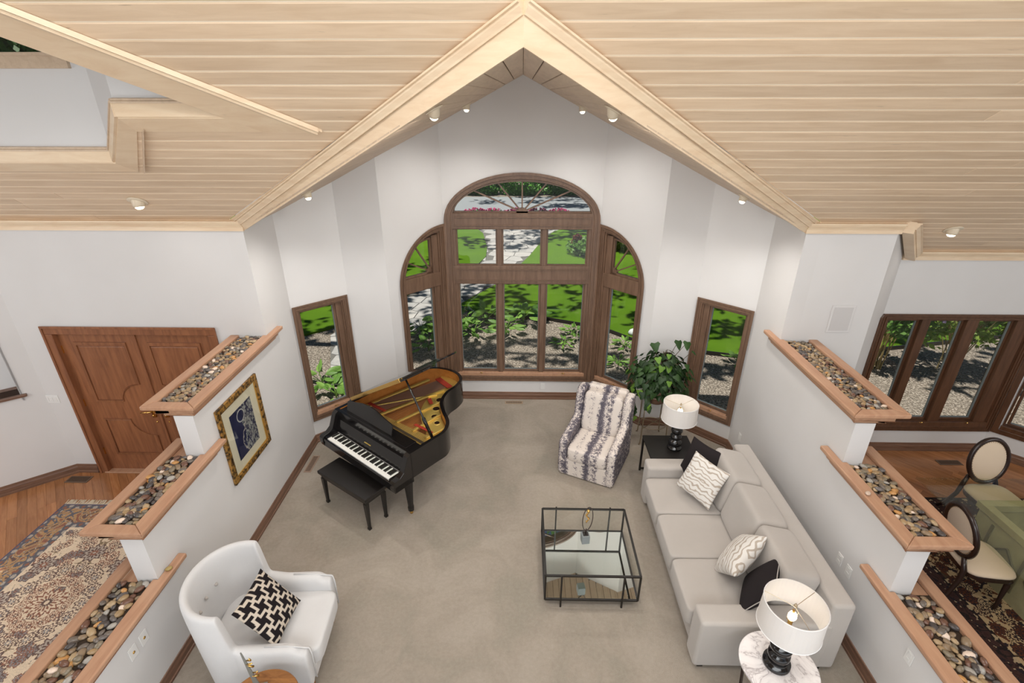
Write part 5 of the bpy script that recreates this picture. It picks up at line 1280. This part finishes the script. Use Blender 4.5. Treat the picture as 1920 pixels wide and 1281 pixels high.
# ---- rugs (woven colours computed here)
import numpy as np
def rug(name, lab, cx, cy, w, h, seed, pal, dens, fringe=True, step=.0095):
    nx_, ny_ = int(w/step), int(h/step)
    X, Y = np.meshgrid((np.arange(nx_)+.5)/nx_*w-w/2, (np.arange(ny_)+.5)/ny_*h-h/2)
    rs = np.random.RandomState(seed); col = np.zeros((ny_, nx_, 3)); col[:] = pal['field']
    e = np.minimum(w/2-np.abs(X), h/2-np.abs(Y))
    def rosette(ax, ay, r_, n_, c1, c2, c3, ph=0):
        x0_, x1_ = int((ax-r_*1.4+w/2)/w*nx_), int((ax+r_*1.4+w/2)/w*nx_)+1; y0_, y1_ = int((ay-r_*1.4+h/2)/h*ny_), int((ay+r_*1.4+h/2)/h*ny_)+1
        x0_, y0_ = max(0, x0_), max(0, y0_); sl = (slice(y0_, y1_), slice(x0_, x1_)); dx, dy_ = X[sl]-ax, Y[sl]-ay
        if dx.size == 0: return
        d = np.hypot(dx, dy_)/r_; a = np.arctan2(dy_, dx)+ph; pet = 1+.16*np.cos(n_*a)
        q = d/pet; c = col[sl]
        c[q < 1] = c1; c[(q < .82)] = c2; c[(q < .60) & (np.cos(n_*a) > -.3)] = c1; c[q < .34] = c3; c[q < .16] = c2
    # vines
    XX, YY = (np.abs(X), np.abs(Y)) if pal.get('medal') else (X, Y)
    A = np.sin(XX*15+2.6*np.sin(YY*9))+np.sin(YY*14+2.6*np.sin(XX*8)); B = np.sin(XX*26+3*np.sin(YY*17))*np.sin(YY*27+3*np.sin(XX*19))
    m = e > pal['b3']
    col[(np.abs(A) < pal['vw']) & m] = pal['vine']; col[(B > pal['bt']) & m] = pal['c1']; col[(B < -pal['bt']-.03) & m] = pal['c2']
    for k in range(dens):
        ax, ay = abs(rs.uniform(0, w/2-pal['b3']-.05)), abs(rs.uniform(0, h/2-pal['b3']-.05)); r_ = rs.uniform(.035, .075); n_ = rs.choice([6, 8, 10])
        c1, c2, c3 = [pal[q] for q in ('c1', 'c2', 'c3')]
        if rs.rand() < .4: c1, c3 = c3, c1
        for sx in (-1, 1):
            for sy in (-1, 1): rosette(sx*ax, sy*ay, r_, n_, c1, pal['field'] if rs.rand() < .6 else c2, c3)
    if pal.get('medal'):
        for k in range(16):
            a = 2*math.pi*k/16; rosette(.36*math.cos(a), .42*math.sin(a), .07, 8, pal['c1'], pal['field'], pal['c2'])
            a += .2; rosette(.22*math.cos(a), .26*math.sin(a), .055, 8, pal['c3'], pal['field'], pal['c1'])
        for sx, sy in ((0, .62), (0, -.62), (.52, 0), (-.52, 0), (.42, .45), (-.42, .45), (.42, -.45), (-.42, -.45)): rosette(sx, sy, .11, 10, pal['c1'], pal['field2'], pal['c3'])
        rosette(0, 0, .15, 16, pal['c3'], pal['field'], pal['c1'])
    G = np.sin(X*42+Y*18)*np.sin(Y*42-X*18); H_ = np.sin(X*31+np.sin(Y*23)*2.6)+np.sin(Y*29+np.sin(X*21)*2.6); H2 = np.sin(X*57+2+2*np.sin(Y*31))*np.sin(Y*61+2*np.sin(X*37)); H_ = H_*.5
    for lo, hi, c, k in ((0, .015, 'edge', 0), (.015, pal['b1'], 'guard', 1), (pal['b1'], pal['b2'], 'border', 2), (pal['b2'], pal['b3'], 'guard', 1)):
        mm = (e >= lo) & (e < hi); col[mm] = pal[c]
        if k == 1: col[mm & (G > .35)] = pal['gdot']; col[mm & (G < -.6)] = pal['c3']
        if k == 2: col[mm & (np.abs(H_) < .12)] = pal['guard']; col[mm & (H_ > .7)] = pal['c3']; col[mm & (H_ < -.72)] = pal['c1']; col[mm & (H2 > .85)] = pal['gdot']
    col *= (.90+.2*rs.rand(ny_, nx_, 1))
    root = empty(name, lab, 'rug', (cx, cy, 0), 0)
    gx = np.linspace(-w/2, w/2, nx_+1); gy = np.linspace(-h/2, h/2, ny_+1); VX, VY = np.meshgrid(gx, gy)
    V_ = np.stack([VX, VY, np.full_like(VX, .009)], -1).reshape(-1, 3)
    ii, jj = np.meshgrid(np.arange(nx_), np.arange(ny_)); b_ = (jj*(nx_+1)+ii).ravel()
    F = np.stack([b_, b_+1, b_+nx_+2, b_+nx_+1], -1)
    me = bpy.data.meshes.new(name); me.vertices.add(len(V_)); me.vertices.foreach_set('co', V_.ravel()); me.loops.add(F.size); me.loops.foreach_set('vertex_index', F.ravel())
    me.polygons.add(len(F)); me.polygons.foreach_set('loop_start', np.arange(0, F.size, 4)); me.polygons.foreach_set('loop_total', np.full(len(F), 4)); me.update(calc_edges=True)
    ca = me.color_attributes.new('Col', 'FLOAT_COLOR', 'CORNER'); cc = np.ones((len(F), 4, 4)); cc[:, :, :3] = col.reshape(-1, 1, 3); ca.data.foreach_set('color', cc.ravel())
    link('pile', me, M_vc, root)
    MB().bb((-w/2, -h/2, .001), (w/2, h/2, .0085)).build('rug_base', MATS['sofa_linen'], root)
    if fringe:
        for sy in (1, -1):
            m_ = MB(); k = int(w/.012)
            for i in range(k):
                x = -w/2+(i+.5)*w/k; x2 = x+lr.uniform(-.02, .02); y = sy*h/2; m_.hull([(x-.005, y, .001), (x+.005, y, .001), (x+.005, y, .007), (x-.005, y, .007)], [(x2-.004, y+sy*.085*lr.uniform(.7, 1), .001), (x2+.004, y+sy*.085, .001), (x2+.004, y+sy*.085, .005), (x2-.004, y+sy*.085, .005)])
            m_.build('fringe', NT('fringe_wool', .9, .1, (.66, .56, .42)).m, root)['kind'] = 'stuff'
rug('entry_rug', 'cream Persian rug with blue and tan border and fringe in the entry', -4.70, 3.40, 1.90, 2.72, 4,
    dict(field=(.70, .56, .41), field2=(.44, .37, .31), c1=(.155, .10, .085), c2=(.27, .245, .235), c3=(.27, .125, .085), vine=(.26, .19, .12), guard=(.13, .125, .14), gdot=(.40, .35, .30), border=(.42, .255, .13), edge=(.10, .09, .14), b1=(.075), b2=.30, b3=.375, medal=True, vw=.035, bt=.93), 34, step=.008)
rug('dining_rug', 'dark navy, rust and gold Persian rug under the dining table', 5.55, 3.66, 2.86, 2.86, 9,
    dict(field=(.45, .32, .18), field2=(.2, .15, .1), c1=(.025, .018, .022), c2=(.10, .035, .018), c3=(.045, .022, .02), vine=(.08, .05, .03), guard=(.022, .016, .016), gdot=(.42, .32, .20), border=(.055, .028, .024), edge=(.02, .015, .015), b1=.06, b2=.30, b3=.34, vw=.08, bt=.62), 110, False)

# ================================================================== outside
GZ = -.35
struct(MB().bb((-30, 5.0, GZ-.3), (30, 60, GZ)).build('ground', M_gravel))
struct(MB().bb((-30, -30, GZ-.3), (30, 5.0, GZ)).build('ground_rear', M_asphalt))
struct(MB().bb((-30, 24.6, GZ), (30, 30.2, GZ+.03)).build('driveway', M_asphalt))
def flat(name, pts, z0_, z1_, mat): return struct(MB().prism(pts, z0_, z1_).build(name, mat))
pathL = [(-3.6, 8.3), (-4.4, 10.6), (-3.9, 12.4), (-3.18, 13.4), (-2.37, 15.1), (-1.5, 16.2), (-1.25, 17.4), (-1.3, 18.7), (-1.6, 20.9), (-2.3, 22.8), (-3.4, 24.8)]
pathR = [(3.6, 24.8), (2.2, 22.6), (1.3, 21.2), (.76, 19.6), (.30, 17.6), (-.10, 16.2), (-.72, 14.4), (-1.45, 13.0), (-2.1, 11.9), (-2.8, 10.2), (-3.0, 8.6)]
flat('path_base', pathL+pathR, GZ, GZ+.015, M_mortar)
lawnR = [(.6, 11.7), (1.46, 11.33), (2.1, 10.93), (2.51, 10.49), (3.98, 9.84), (4.6, 9.68), (7.0, 9.9), (14, 11.5), (14, 24.6), (3.6, 24.6), (2.2, 22.6), (1.3, 21.2), (.76, 19.6), (.30, 17.6), (-.10, 16.2), (-.72, 14.4), (-1.45, 13.0), (-1.7, 12.5), (-.8, 11.9)]
flat('lawn_right', lawnR, GZ, GZ+.05, M_lawn)
lawnL = [(-4.55, 11.0), (-3.95, 12.4), (-3.18, 13.4), (-2.37, 15.1), (-1.5, 16.2), (-1.25, 17.4), (-1.3, 18.7), (-1.6, 20.9), (-2.3, 22.8), (-3.6, 24.4), (-14, 24.4), (-14, 10.0), (-6.2, 9.6)]
flat('lawn_left', lawnL, GZ, GZ+.05, M_lawn)
# flagstones: irregular pieces
fr = random.Random(12)
fs = empty('garden_path', 'curving grey flagstone garden path across the lawn', 'path', (0, 0, GZ+.015), 0)
cell = .52; G_ = {}
for i in range(-12, 12):
    for j in range(14, 50): G_[(i, j)] = ((i+.5*(j % 2))*cell+fr.uniform(-.13, .13), j*cell+fr.uniform(-.13, .13))
def inside(p, poly):
    c = False; n_ = len(poly)
    for i in range(n_):
        a, b = poly[i], poly[i-1]
        if (a[1] > p[1]) != (b[1] > p[1]) and p[0] < (b[0]-a[0])*(p[1]-a[1])/(b[1]-a[1])+a[0]: c = not c
    return c
PP = pathL+pathR; cnt = 0
for (i, j), c0 in G_.items():
    if not inside(c0, PP): continue
    poly = [(c0[0]-1, c0[1]-1), (c0[0]+1, c0[1]-1), (c0[0]+1, c0[1]+1), (c0[0]-1, c0[1]+1)]
    for di in range(-2, 3):
        for dj in range(-2, 3):
            q = G_.get((i+di, j+dj))
            if q and (di or dj):
                dx, dyy = q[0]-c0[0], q[1]-c0[1]; L = math.hypot(dx, dyy); mx, my = (q[0]+c0[0])/2, (q[1]+c0[1])/2
                poly = clip(poly, dx/L, dyy/L, dx/L*mx+dyy/L*my-.012)
    for k in range(len(PP)):
        a, b = Vector(PP[k-1]), Vector(PP[k]); d = b-a; t_ = max(0, min(1, (Vector(c0)-a).dot(d)/d.length_squared)); q = a+d*t_
        if (q-Vector(c0)).length < .55 and len(poly) >= 3:
            n_ = Vector((-d.y, d.x)).normalized(); n_ = -n_ if n_.dot(Vector(c0)-a) > 0 else n_
            poly = clip(poly, n_.x, n_.y, n_.dot(a)-.01)
    if len(poly) < 3: continue
    cx_, cy_ = c0
    MB().prism([(p[0]-cx_, p[1]-cy_) for p in poly], 0, .022).build('flagstone', M_stone, fs, (cx_, cy_, 0)); cnt += 1
    if cnt >= 298: break
m_ = MB()
for k in range(9): m_.beam((*([(-1.7, 12.5), (-.8, 11.9)]+lawnR[:8])[k], GZ+.04), (*([(-1.7, 12.5), (-.8, 11.9)]+lawnR[:8])[k+1], GZ+.04), .03, .09)
struct(m_.build('lawn_edging', M_satin))
rk = MB().sphere((0, 0, .05), .16, .11, .10, 10, 7); tag(rk.build('garden_rock', NT('white_rock', .8, .2, (.62, .64, .64)).m, None, (2.62, 10.75, GZ+.05), smooth=True), 'white rock on the lawn edge seen in the right bay window', 'rock')
hm = leaf_mesh('hosta'); hm.materials.append(M_hosta)
def hosta(x, y, n_, size, lab, rad=.22, grp='hostas and leafy perennials in the gravel bed'):
    h = empty('leafy_perennial', lab, 'plant', (x, y, GZ), 0, grp)
    for k in range(n_):
        a = lr.uniform(0, 6.28); r_ = rad*math.sqrt(lr.random()); d = Vector((math.cos(a), math.sin(a), .55-.3*(r_/rad)))
        o = place_leaf(hm, h, Vector((r_*math.cos(a), r_*math.sin(a), size*(1.2-.6*r_/rad))), d, size, droop=.12)
    m_ = MB()
    for k in range(6): a = k*1.05; m_.tube([(0, 0, 0), (.1*rad*math.cos(a), .1*rad*math.sin(a), size*.5), (rad*.6*math.cos(a), rad*.6*math.sin(a), size)], .008, 4)
    m_.build('stem', M_hosta, h)
for x, y, s_, l_ in ((-1.35, 11.1, .34, 'dense leafy perennial at the lawn edge, left pane of the arched window'), (-.85, 11.4, .34, 'leafy perennial at the left pane edge of the arched window'), (-1.1, 10.7, .28, 'lower leafy perennial in front of the left pane clump'),
                     (.05, 11.5, .34, 'tall leafy perennial seen in the middle pane of the arched window'), (-.35, 10.9, .27, 'small leafy perennial left in the middle pane'), (1.2, 10.75, .20, 'thin leafy perennial seen in the right pane of the arched window'), (.95, 10.2, .16, 'small perennial below it in the right pane'),
                     (-2.35, 10.9, .26, 'leafy perennial seen in the upper part of the left bay window'), (-2.0, 9.9, .25, 'bright leafy perennial low in the left bay window'), (-2.7, 10.5, .22, 'leafy perennial at the left edge of the left bay window'), (-1.95, 10.95, .25, 'leafy perennial at the right edge of the left bay window'),
                     (2.25, 10.1, .17, 'small perennial seen in the right bay window'), (2.0, 9.3, .15, 'small perennial at the gravel edge, right bay window'), (4.45, 9.3, .20, 'small perennial seen in the window behind the ivy'),
                     (-3.35, 7.9, .26, 'bushy perennial outside the window beside the piano'), (-3.75, 8.3, .28, 'arching perennial left in the window beside the piano'), (-3.1, 8.5, .26, 'leafy perennial by the path, window beside the piano')):
    hosta(x, y, 26, s_, l_, rad=s_*1.05)
def leafball(name, lab, cat, c, rx, ry, rz_, n_, size, mat, trunk=None, flowers=None, grp=None, core=True, twigs=0, shell=.55, clumps=0, toff=(0, 0)):
    o = empty(name, lab, cat, (c[0], c[1], GZ), 0, grp); r_ = random.Random(int(c[0]*31+c[1]*7)); m_ = MB()
    if clumps: cl_ = [(r_.uniform(-1, 1)*rx, r_.uniform(-1, 1)*ry, r_.uniform(-.6, .6)*rz_) for _ in range(clumps)]; cl_ = [q for q in cl_ if (q[0]/rx)**2+(q[1]/ry)**2 < 1]
    for k in range(n_):
        u = r_.uniform(-1, 1); a = r_.uniform(0, 6.283); q = (shell+(1-shell)*r_.random()); s2 = math.sqrt(1-u*u); bump = 1+.18*math.sin(a*3+u*4)
        p = Vector((rx*s2*math.cos(a)*q*bump, ry*s2*math.sin(a)*q*bump, c[2]-GZ+rz_*u*q)); s_ = size*r_.uniform(.6, 1.3)
        if clumps: q_ = cl_[k % len(cl_)]; p = Vector((q_[0]+r_.gauss(0, rx*.08), q_[1]+r_.gauss(0, ry*.09), c[2]-GZ+q_[2]+r_.gauss(0, .12)))
        x = Vector((r_.uniform(-1, 1), r_.uniform(-1, 1), r_.uniform(-1, 1))).normalized(); y = x.orthogonal().normalized()
        b_ = len(m_.v); m_.v += [tuple(p-x*s_), tuple(p+y*s_*.5), tuple(p+x*s_), tuple(p-y*s_*.5)]; m_.f.append((b_, b_+1, b_+2, b_+3))
    m_.build('foliage', mat, o, raw=True)['kind'] = 'stuff'
    if trunk: MB().tube([(*toff, 0), (toff[0], toff[1], (c[2]-GZ)*.6), (toff[0]*.5, toff[1]*.5, (c[2]-GZ)*.85), (0, 0, c[2]-GZ+rz_*.3)], [trunk, trunk*.85, trunk*.6, trunk*.25], 8).build('trunk', M_bark, o)
    if twigs:
        m_ = MB()
        for k in range(twigs): a = r_.uniform(0, 6.28); e_ = (rx*.9*math.cos(a)*r_.random(), ry*.9*math.sin(a)*r_.random(), (c[2]-GZ)+rz_*r_.uniform(-.1, .7)); m_.tube([(r_.uniform(-.15, .15), r_.uniform(-.15, .15), 0), (e_[0]*.45, e_[1]*.45, e_[2]*.5), e_], [.012, .009, .004], 5)
        m_.build('stems', M_twig, o)
    if flowers:
        m_ = MB()
        for k in range(flowers[1]):
            u = r_.uniform(-.2, 1); a = r_.uniform(0, 6.283); s2 = math.sqrt(1-u*u); p = (rx*s2*math.cos(a), ry*s2*math.sin(a), c[2]-GZ+rz_*u)
            for z in range(5): m_.sphere((p[0]+r_.uniform(-.05, .05), p[1]+r_.uniform(-.05, .05), p[2]+z*.02), flowers[2], seg=5, rings=3)
        m_.build('flowers', flowers[0], o)['kind'] = 'stuff'
    return o
leafball('garden_shrub', 'grey-green shrub in the lawn seen in the upper right small pane', 'shrub', (2.35, 17.7, 0), .75, .6, .32, 1500, .07, M_hosta)
leafball('red_shrub', 'dark red dwarf shrub at the centre of the grey-green planting', 'shrub', (1.95, 17.75, .12), .22, .2, .30, 500, .05, NT('red_leaf', .7, .2, (.10, .02, .015)).m)
leafball('garden_shrub', 'light green shrub filling the upper right bay window', 'shrub', (3.9, 18.6, .3), 1.1, .9, .75, 2500, .09, M_shrub)
for i, (x, w_) in enumerate(((-5.2, 'leftmost'), (-2.6, 'second from the left'), (0, 'middle'), (2.6, 'second from the right'), (5.2, 'rightmost'))):
    leafball('hedge_shrub', w_+' clipped green hedge shrub beyond the driveway', 'hedge', (x, 31.3, .35), 1.45, .7, .95, 2600, .13, M_hedge, grp='hedge shrubs beyond the driveway', shell=.8)
for i, (x, w_) in enumerate(((-2.3, 'leftmost'), (-1.25, 'second'), (-.25, 'third'), (.75, 'fourth'), (1.75, 'rightmost'))):
    leafball('flower_clump', w_+' from the left of the low pink flower clumps by the driveway' if i not in (0, 4) else w_+' low clump of pink flowers by the driveway', 'flowers', (x, 24.9, GZ+.12), .5, .25, .16, 200, .05, M_hedge, flowers=(M_pink, 26, .035), grp='pink flower clumps by the driveway')
fn = empty('garden_fence', 'brown horizontal-rail fence beyond the hedge', 'fence', (0, 33.2, GZ), 0)
for k in range(-5, 6): MB().bb((k*1.8-.07, -.05, 0), (k*1.8+.07, .05, 2.3)).build('post', M_fence, fn)
for z in (.9, 1.15, 1.4, 1.65, 1.9, 2.15): MB().bb((-9.2, .05, z-.10), (9.2, .08, z+.10)).build('rail', M_fence, fn)
for x, y, z, rx, ry, n_, cl, to, l_ in ((-4.6, 12.4, 7.4, 4.2, 3.2, 1500, 62, (-3.6, 0), 'broad shade tree left of the garden path'), (-1.6, 20.6, 7.8, 4.2, 3.2, 1300, 50, (-6.2, 0), 'tall shade tree leaning over the far path'),
        (3.9, 12.2, 7.2, 4.0, 3.4, 1500, 66, (2.6, 3.2), 'broad shade tree right of the lawn'), (1.0, 27.6, 7.8, 5.0, 2.0, 1300, 44, (7.5, 0), 'shade tree right by the driveway'), (9.5, 8.9, 6.6, 3.2, 2.4, 1000, 40, (5.4, 0), 'shade tree over the lilac shrubs'), (-0.6, 8.5, 7.6, 4.6, 1.0, 700, 42, (-7.6, 1.2), 'leaning shade tree at the left corner of the house front')):
    leafball('garden_tree', l_, 'tree', (x, y, z), rx, ry, 1.2, n_, .20, M_tree, trunk=.16, clumps=cl, toff=to, grp='garden trees')
leafball('garden_tree', 'tall tree seen through the high window over the entry', 'tree', (-13.8, 15.6, 6.4), 2.4, 3.0, 2.2, 3600, .20, M_tree, trunk=.16, shell=.3, grp='garden trees')
for x, y, z, r_, l_, m2 in ((8.55, 9.15, .95, .72, 'lilac shrub with pale violet flowers outside the dining window', M_shrub), (7.15, 9.35, .95, .66, 'dark green lilac shrub left in the dining window', M_hosta), (9.75, 8.6, 1.0, .70, 'yellow-green lilac shrub right in the dining window', M_shrub), (10.6, 7.2, 1.1, .70, 'lilac shrub beyond the right dining window', M_shrub)):
    leafball('lilac_shrub', l_, 'shrub', (x, y, z), r_*1.15, r_, r_*1.0, 1500, .075, m2, clumps=70, flowers=(M_lilac, 20, .022), twigs=34, shell=.4, grp='lilac shrubs outside the dining window')
